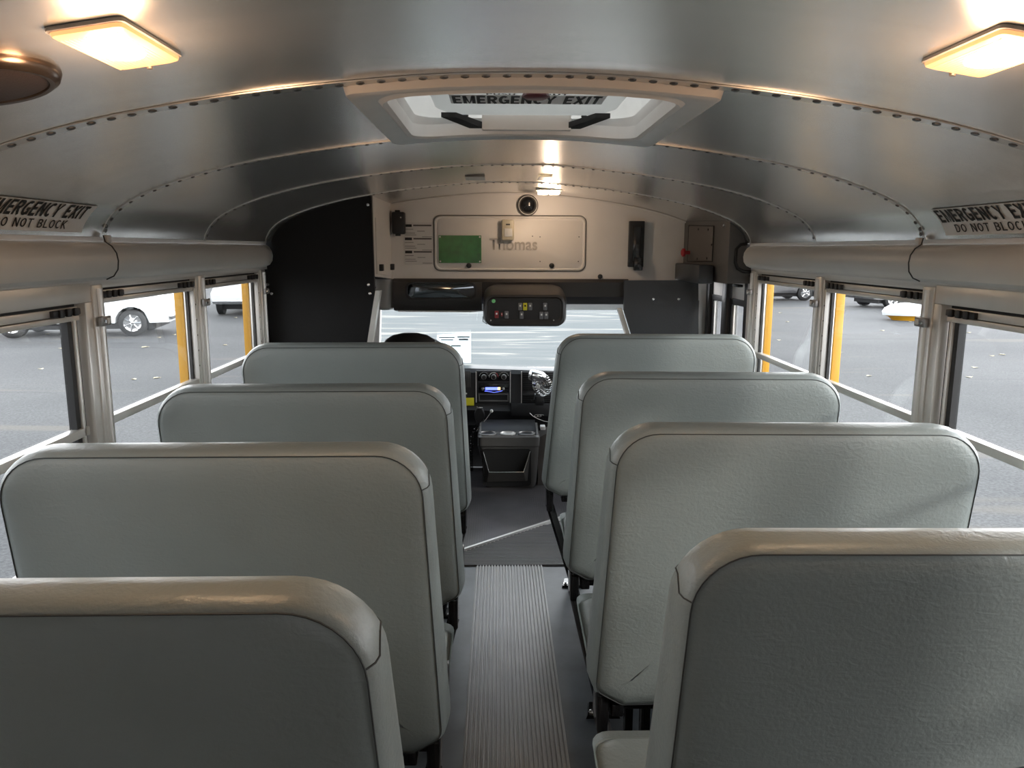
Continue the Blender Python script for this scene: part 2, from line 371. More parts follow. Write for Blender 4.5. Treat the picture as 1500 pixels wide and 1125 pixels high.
tag(ribbed('aisle_runner', -.155, .158, -.85, 3.425, 'runner'), 'long grey ribbed rubber runner down the aisle between the seats', 'floor runner')
bm = new(); box(bm, -1.14, 1.14, 3.43, 5.1, -.03, -.001); f2 = struct(obj('floor', bm, 'cab_floor'))
tag(ribbed('ribbed_mat', -.60, .60, 3.432, 3.97, 'cross_mat', pitch=.017, along='x', h=.006), 'dark cross-ribbed rubber mat across the end of the aisle runner', 'mat')
# cab mat lies over the far half of the cross mat, its edge cut on the diagonal
bm = new(); n_ = 90; base = []
for i in range(n_):
    x = -.55+1.1*i/n_; w = 1.1/n_
    ya = 3.641+(x+.186)*.883
    for a, b, h in ((0, .45, .013), (.45, 1, .009)):
        y1_ = ya+.015; xa, xb = x+a*w, x+b*w
        ring(bm, [[(xa, 3.655+(xa+.186)*.883, .002), (xa, 4.55, .002), (xa, 4.55, h), (xa, 3.655+(xa+.186)*.883, h)], [(xb, 3.655+(xb+.186)*.883, .002), (xb, 4.55, .002), (xb, 4.55, h), (xb, 3.655+(xb+.186)*.883, h)]])
tag(obj('cab_mat', bm, 'cab_floor', smooth=False), 'black ribbed mat in the driver area beyond the pale diagonal strip', 'mat')
bm = new(); A = Vector((-.46, 3.399, .012)); B = Vector((.46, 4.211, .012)); d = (B-A).normalized(); s = Vector((-d.y, d.x, 0))*.011
ring(bm, [[A-s-Vector((0, 0, .01)), A+s-Vector((0, 0, .01)), A+s*.7+Vector((0, 0, .006)), A-s*.7+Vector((0, 0, .006))], [B-s-Vector((0, 0, .01)), B+s-Vector((0, 0, .01)), B+s*.7+Vector((0, 0, .006)), B-s*.7+Vector((0, 0, .006))]])
tag(obj('threshold_strip', bm, 'metal_strip'), 'thin pale metal strip running diagonally across the ribbed floor mats', 'floor strip')
# ------------------------------------------------------------------ side walls, posts, ducts, windows
ZB, ZT = .70, 1.382
for s, side in ((-1, 'left'), (1, 'right')):
    yend = 4.6 if s < 0 else 3.62
    bm = new(); box(bm, s*1.14, s*1.19, -.92, yend, -.1, ZB)
    box(bm, s*1.125, s*1.20, -.92, yend if s < 0 else 4.3, ZT, 1.56)
    if s < 0: box(bm, s*1.14, s*1.19, 3.58, 4.6, ZB, ZT)
    box(bm, s*1.14, s*1.17, -.92, .60, ZB, ZT)  # solid here, unseen: window openings left out to darken the nearest seats
    struct(obj('wall_%s' % side, bm, 'painted'))
def duct(s, y0, y1, grow, name, endcap):
    pr = [(1.102, 1.511), (1.108, 1.496), (1.095, 1.493), (1.082-grow, 1.483), (1.071-grow, 1.465), (1.068-grow, 1.445), (1.071-grow, 1.422), (1.083-grow, 1.405), (1.103, 1.396), (1.124, 1.393), (1.126, 1.380), (1.16, 1.380), (1.16, 1.511)]
    bm = new(); ys = [y0, y1]; loops = [[(s*a, y0, b) for a, b in pr]]
    if endcap:
        loops.append([(s*a, y1-.03, b) for a, b in pr])
        for k in (1, 2, 3):
            q = R(30*k); sh = .03*(1-math.cos(q))
            loops.append([(s*(min(a+sh*(1 if 1.390 < b < 1.498 and a < 1.1 else 0), 1.12) if a < 1.1 else a), y1-.03+.03*math.sin(q), b if not (1.39 < b < 1.498) else 1.44+(b-1.44)*(1-.25*(1-math.cos(q)))) for a, b in pr])
    else: loops.append([(s*a, y1, b) for a, b in pr])
    ring(bm, loops); return struct(obj(name, bm, 'painted'))
k = 8
for s in (-1, 1):
    duct(s, -.92, 2.075, .012, 'trim_%d' % k, False); k += 1
    duct(s, 2.075, 3.57, 0, 'trim_%d' % k, True); k += 1
    # dark joint line, bracket and screws where two lengths of the cove meet
    j = thing('cove_bracket', (s*1.08, 2.08, 1.50), 'small metal bracket on the %s cove joint beside the EMERGENCY EXIT sticker' % ('left' if s < 0 else 'right'), 'bracket')
    bm = new(); box(bm, s*1.078, s*1.092, 2.082, 2.10, 1.492, 1.512, .002); obj('clip', bm, 'white', j)
    bm = new(); tube(bm, [(s*(a-.0135), 2.078, b) for a, b in [(1.102, 1.511), (1.098, 1.494), (1.082, 1.483), (1.071, 1.465), (1.068, 1.445), (1.071, 1.422), (1.083, 1.405), (1.103, 1.396)]], .0018, 6); obj('joint_line', bm, 'seam', j)
    bm = new(); lathe(bm, (s*1.086, 2.092, 1.535), (-s, 0, -.3), [(.006, 0), (.005, .003), (.002, .004)], 10); obj('screw', bm, 'rivet', j)
POSTS = [2.085, 2.815, 3.55]
pk = 20
for s, side in ((-1, 'left'), (1, 'right')):
    for i, y in enumerate(POSTS + [1.33, .6]):
        bm = new(); box(bm, s*1.118, s*1.178, y-.028, y+.028, ZB, ZT, .004)
        if i < 3:                                           # rounded ridge down the middle
            lathe(bm, (s*1.119, y, ZB), (0, 0, 1), [(.011, 0), (.011, ZT-ZB-.01)], 12)
        o = struct(obj('trim_%d' % pk, bm, 'alu')); pk += 1
        if i < 3:
            c = Vector((s*1.108, y, 1.285))
            lt = thing('post_clip', (c.x, c.y, c.z), 'small metal clip on the %s %s window post' % (['nearest', 'middle', 'farthest'][i], side), 'clip')
            bm = new(); box(bm, c.x-.006, c.x+.006, y-.026, y+.026, 1.272, 1.298, .003); obj('plate', bm, 'alu_dark', lt)
            bm = new(); lathe(bm, (c.x-s*.006, y-.012, 1.285), (-s, 0, 0), [(.006, 0), (.005, .004)], 10); obj('screw', bm, 'chrome', lt)
            bm = new(); box(bm, c.x-.009, c.x+.009, y+.002, y+.018, 1.277, 1.293, .002); obj('tab', bm, 'alu', lt)
        if i in (1, 2):                                      # yellow outer skin seen through the glass
            bm = new(); box(bm, s*1.182, s*1.215, y-.022, y+.05, .3, 1.45, .004)
            tag(obj('yellow_post', bm, 'yellow'), 'yellow outer body post showing through the %s %s window' % (side, 'second' if i == 1 else 'third'), 'body post')
wn_ = 1
def window(s, y0, y1, kind):
    """y0 near end, y1 far end"""
    global wn_
    w = thing('window_%d' % wn_, (s*1.15, (y0+y1)/2, ZB)); w['kind'] = 'structure'; wn_ += 1
    X0, X1 = s*1.13, s*1.165
    if kind == 'exit':
        bm = new()
        box(bm, s*1.122, s*1.17, y0, y1, 1.338, 1.388, .003); box(bm, s*1.122, s*1.17, y1-.035, y1, ZB, 1.338, .003); box(bm, s*1.122, s*1.17, y0, y0+.035, ZB, 1.338, .003)
        box(bm, s*1.122, s*1.17, y0, y1, ZB, ZB+.03, .003); obj('exit_frame', bm, 'alu', w)
        a0, a1 = y0+.045, y1-.045; zt = 1.332
    else:
        bm = new(); box(bm, X0, X1, y0, y1, 1.371, 1.384, .001); box(bm, X0, X1, y0, y0+.010, ZB, 1.371, .001); box(bm, s*1.126, X1, y1-.012, y1, ZB, 1.371, .001); box(bm, X0, X1, y0, y1, ZB, ZB+.02)
        obj('frame', bm, 'alu', w); a0, a1 = y0+.012, y1-.014; zt = 1.367
    bm = new(); box(bm, s*1.147, s*1.163, a0-.004, a1+.004, zt-.036, zt+.01); box(bm, s*1.150, s*1.160, a1-.016, a1-.004, ZB+.02, zt-.03); box(bm, s*1.147, s*1.163, a0-.010, a0+.002, ZB+.02, zt-.03); (box(bm, s*1.142, s*1.162, a1-.046, a1-.027, ZB, zt-.03) if kind == 'exit' else None); (box(bm, s*1.142, s*1.162, a1-.017, a1-.0, ZB, zt-.03) if kind == 'exit' else None); obj('gasket', bm, 'rubber', w)
    bm = new(); box(bm, s*1.138, s*1.160, a0, a1, zt-.022, zt-.003, .001); obj('top_band', bm, 'alu', w)
    bm = new(); box(bm, s*1.134, s*1.160, a0, a1, zt-.038, zt-.024, .002); box(bm, s*1.134, s*1.160, a0, a1, .990, 1.013, .002)
    if kind == 'exit': box(bm, s*1.134, s*1.152, a1-.026, a1-.016, ZB, zt-.03, .002)
    else: box(bm, s*1.130, s*1.160, a1-.006, a1+.004, ZB+.02, zt-.03, .001)
    obj('sash', bm, 'alu', w)
    bm = new()
    for q in range(5):
        z = 1.06+q*.055
        lathe(bm, (s*1.1305, a1-.001, z), (-s, 0, 0), [(.0035, 0), (.003, .0012)], 8)
    if kind != 'exit': obj('adjust_holes', bm, 'ink', w)
    else: bm.free()
    for a, b in ((a0+.002, a0+.125), (a1-.125, a1-.002)):
        bm = new(); box(bm, s*1.128, s*1.142, a, b, zt-.022, zt-.006, .002)
        for q in range(3): box(bm, s*1.122, s*1.130, a+.02+q*.033, a+.038+q*.033, zt-.024, zt-.004, .002)
        obj('latch', bm, 'black', w)
    for za, zb in ((1.011, zt-.036), (ZB+.02, .992)):
        bm = new(); box(bm, s*1.150, s*1.154, a0, a1-(.018 if kind == 'exit' else .004), za, zb); obj('pane', bm, 'glass', w)
for s in (-1, 1):
    window(s, 1.36, 2.056, 'exit'); window(s, 2.113, 2.787, 'plain'); window(s, 2.843, 3.522, 'plain')
    for a in (.628,): window(s, a, a+.674, 'plain')
# unseen rear wall behind the camera, its door glass narrowed to block light
bm = new(); box(bm, -1.16, -.36, -.96, -.92, 0, 1.8); box(bm, .36, 1.16, -.96, -.92, 0, 1.8); box(bm, -.36, .36, -.96, -.92, 0, 1.2); box(bm, -.36, .36, -.96, -.92, 1.40, 1.8)
struct(obj('wall_rear', bm, 'painted'))
# ------------------------------------------------------------------ seats
def seat_outline(s, ins, top, bot, xt=.212, xb=.180):
    """closed outline in (x,z); s=+1 right bench: aisle edge x .21, wall edge x 1.055; ins = inset"""
    xa_t, xa_b, xw_t, xw_b = xt, xb, 1.060, 1.048
    cs = [(xa_b+.075, bot), (xw_b, bot+.01), (xw_t, top-.004), (xa_t, top), (xa_b, bot+.045)]
    rad = [.03, .05, .115, .106, .05]
    n = len(cs); ins_c = []
    # inset polygon
    for i in range(n):
        p0, p1, p2 = Vector(cs[i-1]), Vector(cs[i]), Vector(cs[(i+1) % n])
        d1 = (p1-p0).normalized(); d2 = (p2-p1).normalized(); n1 = Vector((-d1.y, d1.x)); n2 = Vector((-d2.y, d2.x))
        k = (n1+n2); k = k/ (1+n1.dot(n2)); ins_c.append(p1+k*ins)
    out = []
    for i in range(n):
        p0, p1, p2 = ins_c[i-1], ins_c[i], ins_c[(i+1) % n]
        d1 = (p0-p1).normalized(); d2 = (p2-p1).normalized(); ang = d1.angle(d2); r = max(.012, rad[i]-ins); t = r/math.tan(ang/2)
        A = p1+d1*t; B = p1+d2*t
        c = p1+(d1+d2).normalized()*(r/math.sin(ang/2)); a0 = math.atan2(A.y-c.y, A.x-c.x); a1 = math.atan2(B.y-c.y, B.x-c.x)
        while a1 < a0: a1 += 2*math.pi
        if a1-a0 > math.pi: a1 -= 2*math.pi
        m = 9 if i in (2, 3) else 4
        for k in range(m+1):
            a = a0+(a1-a0)*k/m; out.append((c.x+r*math.cos(a), c.y+r*math.sin(a)))
    # subdivide long sides so the surface can bow
    res = []
    for i, p in enumerate(out):
        q = out[(i+1) % len(out)]; res.append(p); L = math.dist(p, q)
    # fixed subdivision between corner groups
    groups = []; idx = 0; m = [5, 5, 10, 10, 5]; subs = [6, 6, 12, 6, 1]
    final = []
    for gi, cnt in enumerate(m):
        g = out[idx:idx+cnt]; idx += cnt; nx = out[idx % len(out)]; final += g; last = g[-1]
        for k in range(1, subs[gi]+1):
            t = k/(subs[gi]+1); final.append((last[0]+(nx[0]-last[0])*t, last[1]+(nx[1]-last[1])*t))
    return [(s*x, z) for x, z in final]
TOP, BOT = 1.087, .350
def make_seat(s, yr, up, foot_dy, label, tagged, xa=.20, xt=.212, xb=.180):
    """s side, yr = y of rear face at the top"""
    t = thing('bus_seat', (s*.63, yr+.25, 0), label, 'bus seat', 'grey vinyl bench seats')
    top, bot = TOP+up, BOT+up*.8
    def yy(z, f):                                           # f 0 rear .. 1 front
        rear = yr+(top-z)*.11; T = .105+.085*(top-z)/.8
        return rear+f*T
    loops = []
    #   inset, depth fraction
    prof = [(.30, -.02), (.16, -.035), (.09, -.03), (.05, -.02), (.028, -.0), (.012, .05), (.003, .14), (0, .27), (-.003, .5), (0, .72), (.008, .86), (.022, .95), (.05, 1.0), (.12, 1.03), (.25, 1.06)]
    for ins, f in prof: loops.append([Vector((x, yy(z, f), z)) for x, z in seat_outline(s, ins, top, bot, xt, xb)])
    bm = new(); ring(bm, loops)
    br = obj('backrest', bm, 'vinyl', t)
    # stitched seam round the rear edge, and the short mitre across the boxing at the top aisle corner
    sm = seat_outline(s, .0125, top, bot, xt, xb); bm = new(); tube(bm, [Vector((x, yy(z, .045)-.0008, z)) for x, z in sm], .0012, 5, closed=True)
    ol = seat_outline(s, 0, top, bot, xt, xb)
    ci = 5+6+5+6+10+12+8
    path = []
    for ins, f in prof[5:12]:
        x, z = seat_outline(s, ins-.0006, top, bot, xt, xb)[ci-round(1.6*max(0, f))]; path.append(Vector((x, yy(z, f), z)))
    tube(bm, path, .0013, 5)
    obj('seam', bm, 'seam', br)
    # raised front edge seam
    # cushion
    bm = new(); xw, y0, y1, zt, zb = 1.10, yr+.10, yr+.535, .42+up, .36+up
    cl = []
    for ins, z in ((.03, zb), (.006, zb+.008), (0, zb+.03), (-.004, zb+.06), (.003, zt-.018), (.018, zt-.003), (.05, zt), (.15, zt+.006)):
        o = rrect(xa+ins, xw-ins, y0+ins, y1-ins, max(.04-ins*.2, .01), 4); cl.append([Vector((s*x, y, z+(y-y0)*.06)) for x, y in o])
    ring(bm, cl); cu = obj('cushion', bm, 'vinyl', t)
    bm = new(); tube(bm, [Vector((s*x, y, zt-.016+(y-y0)*.06)) for x, y in rrect(xa+.001, xw-.001, y0+.001, y1-.001, .04, 4)], .003, 6, closed=True); obj('piping', bm, 'vinyl', cu)
    # steel frame
    bm = new(); box(bm, s*.24, s*1.08, yr+.14, yr+.17, zb-.045, zb-.015, .004); box(bm, s*.24, s*1.08, yr+.46, yr+.49, zb-.03, zb, .004)
    box(bm, s*.235, s*.265, yr+.10, yr+.5, zb-.04, zb-.005, .004); obj('seat_frame', bm, 'black_gloss', t)
    fy = yr+foot_dy
    # rear leg: pressed steel strut from under the backrest down to the foot plate
    A = Vector((s*(xb+.035), yr+.135, zb-.06)); B = Vector((s*.285, fy+.03, .012)); d = (B-A).normalized(); sx = Vector((0, 0, 1)).cross(d).normalized()*.017; nn = d.cross(sx).normalized()*.008
    bm = new(); ring(bm, [[A-sx-nn, A+sx-nn, A+sx+nn, A-sx+nn], [B-sx-nn, B+sx-nn, B+sx+nn, B-sx+nn]])
    box(bm, s*(xb+.02), s*(xb+.05), yr+.10, yr+.19, zb-.085, zb+.02, .006); obj('leg', bm, 'black_gloss', t)
    bm = new(); box(bm, s*.33, s*.355, yr+.20, yr+.235, .01, zb-.02, .004); obj('leg', bm, 'black_gloss', t)
    bm = new(); box(bm, s*.33, s*.355, yr+.44, yr+.47, .01, zb-.02, .004); obj('leg', bm, 'black_gloss', t)
    for (fx, fyy) in ((.285, fy+.03), (.345, yr+.45)):
        bm = new(); ring(bm, [[(s*(fx-.055), fyy-.035, .001), (s*(fx+.055), fyy-.035, .001), (s*(fx+.04), fyy+.05, .001), (s*(fx-.04), fyy+.05, .001)], [(s*(fx-.05), fyy-.03, .010), (s*(fx+.05), fyy-.03, .010), (s*(fx+.036), fyy+.045, .010), (s*(fx-.036), fyy+.045, .010)]])
        fp = obj('foot_plate', bm, 'black_gloss', t)
        for bx, by in ((-.036, -.014), (.036, -.014)):
            bm = new(); lathe(bm, (s*(fx+bx), fyy+by, .010), (0, 0, 1), [(.010, 0), (.010, .003), (.006, .003), (.006, .008), (.003, .009)], 6); obj('bolt', bm, 'chrome', fp)
    if tagged:
        z = .50; yc = yy(z, .70)
        bm = new(); box(bm, s*(xb+.002), s*(xb+.018), yc-.022, yc+.020, z-.024, z+.024, .003); obj('tag', bm, 'black', t)
    return t
make_seat(-1, .780, .014, -.12, 'nearest grey vinyl bench seat on the left, warm light on its top edge', 0, .17, .190, .150)
make_seat(-1, 1.475, 0, -.12, 'second nearest grey vinyl bench seat on the left of the aisle', 1, .176, .194, .163)
make_seat(-1, 2.20, -.004, -.12, 'third grey vinyl bench seat from the camera on the left of the aisle', 1, .185, .193, .160)
make_seat(-1, 2.965, .027, -.05, 'farthest grey vinyl bench seat on the left, in front of the black partition', 0, .20, .193, .165)
make_seat(1, .985, -.006, -.12, 'nearest grey vinyl bench seat on the right, warm light on its top edge', 0, .155, .210, .185)
make_seat(1, 1.655, 0, -.14, 'second nearest grey vinyl bench seat on the right of the aisle', 0, .188, .208, .178)
make_seat(1, 2.385, .002, -.15, 'third grey vinyl bench seat from the camera on the right of the aisle', 0, .195, .210, .178)
make_seat(1, 3.22, .034, -.02, 'farthest grey vinyl bench seat on the right, beside the entry door', 0, .20, .208, .148)
# ------------------------------------------------------------------ roof hatch
h = thing('roof_hatch', (.013, 1.74, 1.76), 'white framed emergency roof hatch with printed lid in the ceiling', 'roof hatch')
def arch_ring(x0, x1, y0, y1, r, dz, n=6, sub=8):
    base = rrect(x0, x1, y0, y1, r, n); out = []
    for i, p in enumerate(base):
        q = base[(i+1) % len(base)]; out.append(p)
        if math.dist(p, q) > .1:
            for k in range(1, sub): out.append((p[0]+(q[0]-p[0])*k/sub, p[1]+(q[1]-p[1])*k/sub))
    return [Vector((x, y, czs(x)-dz)) for x, y in out]
bm = new()
ox0, ox1, oy0, oy1 = -.322, .348, 1.402, 2.062
L = [arch_ring(ox0, ox1, oy0, oy1, .02, .000), arch_ring(ox0+.004, ox1-.004, oy0+.004, oy1-.004, .02, .016), arch_ring(ox0+.014, ox1-.014, oy0+.014, oy1-.014, .02, .020),
     arch_ring(HX0-.012, HX1+.012, HY0-.012, HY1+.012, .07, .014), arch_ring(HX0-.004, HX1+.004, HY0-.004, HY1+.004, .066, .020), arch_ring(HX0+.004, HX1-.004, HY0+.004, HY1-.004, .06, .016), arch_ring(HX0+.006, HX1-.006, HY0+.006, HY1-.006, .06, -.012)]
ring(bm, L, cap0=False, cap1=False); obj('frame', bm, 'hatch_white', h)
bm = new(); W1 = [Vector((p.x, p.y, p.z)) for p in arch_ring(HX0+.006, HX1-.006, HY0+.006, HY1-.006, .06, -.012)]
W2 = [Vector((x, y, 1.795)) for x, y, _ in arch_ring(HX0+.012, HX1-.012, HY0+.012, HY1-.012, .06, 0)]
W3 = [Vector((x, y, 1.797)) for x, y, _ in arch_ring(HX0-.01, HX1+.01, HY0-.01, HY1+.01, .07, 0)]
W4 = [Vector((x, y, 1.87)) for x, y, _ in arch_ring(HX0-.004, HX1+.004, HY0-.004, HY1+.004, .07, 0)]
ring(bm, [W1, W2, W3, W4], cap0=False, cap1=False); obj('well', bm, 'hatch_white', h)
bm = new(); ring(bm, [[Vector((p.x, p.y, 1.868)) for p in W4], [Vector((.013+(p.x-.013)*.8, 1.72+(p.y-1.72)*.8, 1.90)) for p in W4]], cap0=False); obj('outer_cover', bm, 'hatch_lit', h)
# lid: the printed inner cover, held below the outer cover
bm = new(); lz = 1.797
def lidring(ins, z): return [(x*(1 if y < 1.8 else 1), y, z) for x, y in [(-.195+ins, 1.50+ins), (.225-ins, 1.50+ins), (.225-ins, 1.86), (.200-ins, 1.930-ins), (.175-ins, 1.945-ins), (-.145+ins, 1.945-ins), (-.170+ins, 1.930-ins), (-.195+ins, 1.86)]]
ring(bm, [lidring(0, lz+.012), lidring(0, lz+.004), lidring(.006, lz)], cap0=False); ld = obj('lid', bm, 'hatch_lit', h)
LP = pt(665, 151, z=lz-.001); RP = pt(877, 151, z=lz-.001); yt_ = pt(771, 140.5, z=lz-.001).y; hh_ = LP.y-yt_
bm = new(); box(bm, LP.x-.006, RP.x+.008, yt_-.006, LP.y+.004, lz-.0012, lz-.0002); obj('lettering_strip', bm, 'sticker_grey', ld)
sign('lettering', 'EMERGENCY EXIT', 'ink', ld, (LP.x, LP.y, lz-.0014), (1, 0, 0), (0, -1, 0), hh_, RP.x-LP.x, ext=.0003, w=.10)
sign('small_lettering', 'PUSH', 'print', ld, (-.075, yt_-.012, lz-.0012), (1, 0, 0), (0, -1, 0), .016, .06, ext=.0004)
sign('small_lettering', 'OUT', 'print', ld, (.045, yt_-.012, lz-.0012), (1, 0, 0), (0, -1, 0), .016, .05, ext=.0004)
bm = new(); lathe(bm, (.026, 1.635, lz), (0, 0, -1), [(.012, 0), (.014, .004), (.026, .008), (.029, .014), (.022, .018)], 8); obj('handle', bm, 'maroon', h)
for s in (-1, 1):
    bm = new(); c0 = .015
    tube(bm, [(c0+s*.235, 1.53, 1.80), (c0+s*.262, 1.62, 1.80), (c0+s*.20, 1.70, 1.805)], .008, 6); obj('support_strut', bm, 'black', h); bm = new()
    ring(bm, [[(c0+s*.165, 1.90, 1.785), (c0+s*.20, 1.90, 1.785), (c0+s*.135, 1.955, 1.768), (c0+s*.100, 1.955, 1.768)], [(c0+s*.165, 1.90, 1.796), (c0+s*.20, 1.90, 1.796), (c0+s*.135, 1.955, 1.782), (c0+s*.100, 1.955, 1.782)]])
    obj('hinge_arm', bm, 'black', h)
    bm = new(); lathe(bm, (c0+s*.145, 1.972, 1.80), (0, -1, 0), [(.007, 0), (.007, .006), (.003, .008)], 8); obj('screw', bm, 'black', h)
bm = new(); box(bm, -.090, .127, 1.950, 1.966, 1.764, 1.800, .002); obj('hinge_plate', bm, 'hatch_white', h)
# ------------------------------------------------------------------ lamps, speaker
def dome(s, xc, yc, label, kx=.72, ky=.70, kz=.50):
    d = thing('dome_lamp', (xc, yc, czs(xc)), label, 'ceiling lamp', 'dome lamps over the seats')
    sl = math.atan2(czs(xc+.05)-czs(xc-.05), .1)
    M = Matrix.Translation((xc, yc, czs(xc))) @ Matrix.Rotation(-sl, 4, 'Y')
    M = M @ Matrix.Diagonal((kx, ky, kz, 1))
    def T(l): return [M @ Vector(p) for p in l]
    bm = new(); ring(bm, [T([(x, y, -.001) for x, y in rrect(-.064, .064, -.125, .125, .012, 3)]), T([(x, y, -.010) for x, y in rrect(-.064, .064, -.125, .125, .012, 3)]), T([(x, y, -.012) for x, y in rrect(-.058, .058, -.119, .119, .010, 3)])])
    obj('base', bm, 'white', d)
    bm = new(); ring(bm, [T([(x, y, -.012) for x, y in rrect(-.060, .060, -.121, .121, .012, 4)]), T([(x, y, -.020) for x, y in rrect(-.058, .058, -.119, .119, .012, 4)]), T([(x, y, -.026) for x, y in rrect(-.050, .050, -.108, .108, .012, 4)])]); ln = obj('lens', bm, 'lens', d)
    bm = new()
    for i in range(14): box(bm, -.05+i*.0072, -.0485+i*.0072, -.105, .105, -.0268, -.0258, M=M)
    obj('lens_ribs', bm, 'lens', ln)
    bm = new(); ring(bm, [T([(.040*math.cos(2*math.pi*k/24), -.02+.078*math.sin(2*math.pi*k/24), -.026) for k in range(24)]), T([(.034*math.cos(2*math.pi*k/24), -.02+.070*math.sin(2*math.pi*k/24), -.0295) for k in range(24)])]); obj('glowing_center', bm, 'bulb', d)
    bm = new(); lathe(bm, M @ Vector((0, .116, -.018)), M.to_3x3() @ Vector((0, 0, -1)), [(.005, 0), (.004, .006)], 8); obj('screw', bm, 'alu_dark', d)
    l = bpy.data.lights.new('lamp_light', 'POINT'); l.energy = 1.15; l.color = (1, .60, .34); l.shadow_soft_size = .04
    lo = bpy.data.objects.new('lamp_light', l); C.objects.link(lo); lo.location = M @ Vector((0, -.02, -.14))
dome(-1, -.524, 1.028, 'glowing rectangular dome lamp on the ceiling at left, beside the round speaker')
dome(1, .566, 1.005, 'glowing rectangular dome lamp on the ceiling at the right, cut by the frame')
# small lamp over the driver step
f = thing('step_lamp', (.198, 3.887, 1.77), 'small twin ceiling lamp glowing above the white front panel', 'ceiling lamp')
for dx in (-.028, .028):
    bm = new(); box(bm, .198+dx-.025, .198+dx+.025, 3.85, 3.92, 1.742, 1.760, .006); obj('lens', bm, 'lens_small', f)
bm = new(); box(bm, .135, .262, 3.84, 3.93, 1.760, 1.772, .003); obj('base', bm, 'white', f)
l = bpy.data.lights.new('lamp_light', 'POINT'); l.energy = 1.0; l.color = (1, .74, .56); l.shadow_soft_size = .03
lo = bpy.data.objects.new('lamp_light', l); C.objects.link(lo); lo.location = (.198, 3.90, 1.70)
spx, spy = -.733, 1.065
sk = thing('ceiling_speaker', (spx, spy, czs(spx)), 'round bronze rimmed speaker with dark mesh on the ceiling at left', 'speaker')
nrm = Vector((.19, 0, -1)).normalized()
bm = new(); lathe(bm, (spx, spy, czs(spx)), nrm, [(.100, -.02), (.104, .002), (.100, .010), (.092, .015), (.086, .014), (.085, .010)], 48); obj('rim', bm, 'bronze', sk)
bm = new(); lathe(bm, (spx, spy, czs(spx)), nrm, [(.087, .008), (.086, .011), (.08, .0125), (.03, .0145), (.01, .015)], 48); obj('grille', bm, 'mesh_brown', sk)
# ------------------------------------------------------------------ EMERGENCY EXIT stickers on the curve of the ceiling
for s in (-1, 1):
    y0, y1 = (1.575, 1.985)
    a = Vector((s*1.0935, 0, 1.522)); b_ = Vector((s*1.035, 0, 1.592))
    st = thing('exit_sticker', (s*1.06, (y0+y1)/2, 1.52), 'white EMERGENCY EXIT DO NOT BLOCK sticker above the %s windows' % ('left' if s < 0 else 'right'), 'sticker', 'emergency exit stickers')
    pr = [p for p in SP if 1.040 <= p[0] <= 1.0995]
    inn = Vector((-s*.8, 0, -.6))*.0025
    bm = new(); ring(bm, [[Vector((s*p[0], yq, p[1]))+inn for p in pr] for yq in (y0, y1)], close=False, cap0=False, cap1=False)
    for v in list(bm.verts): pass
    obj('backing', bm, 'sticker_grey', st)
    # project flat lettering onto the curved strip
    def curved(body, m, v0, hgt, u0, wid, bold):
        o = sign('lettering', body, m, st, (0, 0, 0), (1, 0, 0), (0, 1, 0), 1, 1, ext=0, w=bold)
        org = WO[st.name]; tot = 0; seg = []
        for p, q in zip(pr[::-1], pr[::-1][1:]):
            L_ = math.dist(p, q); seg.append((tot, L_, p, q)); tot += L_
        bmx = bmesh.new(); bmx.from_mesh(o.data)
        for _ in range(2): bmesh.ops.subdivide_edges(bmx, edges=[e for e in bmx.edges if abs((e.verts[0].co-e.verts[1].co).y) > .2], cuts=1, use_grid_fill=True)
        for v in bmx.verts:
            uu, vv = v.co.x+org.x, v.co.y+org.y
            q_ = (v0+hgt*(vv))                                   # arc position measured from the lower edge
            for t0, L_, p, q in seg:
                if q_ <= t0+L_ or (t0, L_, p, q) == seg[-1]:
                    k_ = (q_-t0)/L_; X = p[0]+(q[0]-p[0])*k_; Z = p[1]+(q[1]-p[1])*k_; break
            yw = (y0+u0+uu*wid) if s < 0 else (y1-u0-uu*wid)
            v.co = Vector((s*X, yw, Z)) + inn*1.9 - org
        bmx.to_mesh(o.data); bmx.free()
    curved('EMERGENCY EXIT', 'ink', .038, .040, .012, .368, .095)
    curved('DO NOT BLOCK', 'ink', .009, .022, .055, .27, .068)
# ------------------------------------------------------------------ front of the cabin
YF = 4.25
bm = new(); poly = [(-.66, 1.315), (.99, 1.308)] + [(x, czs(x)-.0) for x in [.99-.11*i for i in range(16)]]
prism(bm, poly, 1, YF, YF+.04); struct(obj('wall_front', bm, 'white_panel'))
bm = new(); poly = [(3.66, 1.35), (YF+.02, 1.315), (YF+.02, czs(.63)), (3.66, czs(.63))]; prism(bm, poly, 0, -.655, -.63); struct(obj('wall_return', bm, 'white_panel'))
bm = new(); poly = [(3.70, 1.36), (4.16, 1.335), (4.16, 1.62), (3.70, 1.62)]; prism(bm, poly, 0, -.632, -.624)
tag(obj('side_cover', bm, 'white_panel'), 'narrow white cover on the short side wall left of the front panel', 'cover panel')
for i, (px, py) in enumerate(((557, 392), (573, 391))):
    p = pt(px, py, x=-.622); bm = new(); box(bm, -.626, -.606, p.y-.02, p.y+.02, p.z-.016, p.z+.016, .003)
    tag(obj('latch_clip', bm, 'black'), 'small black clip on the white side cover, %s the front corner' % ('away from' if i == 0 else 'right at'), 'clip')
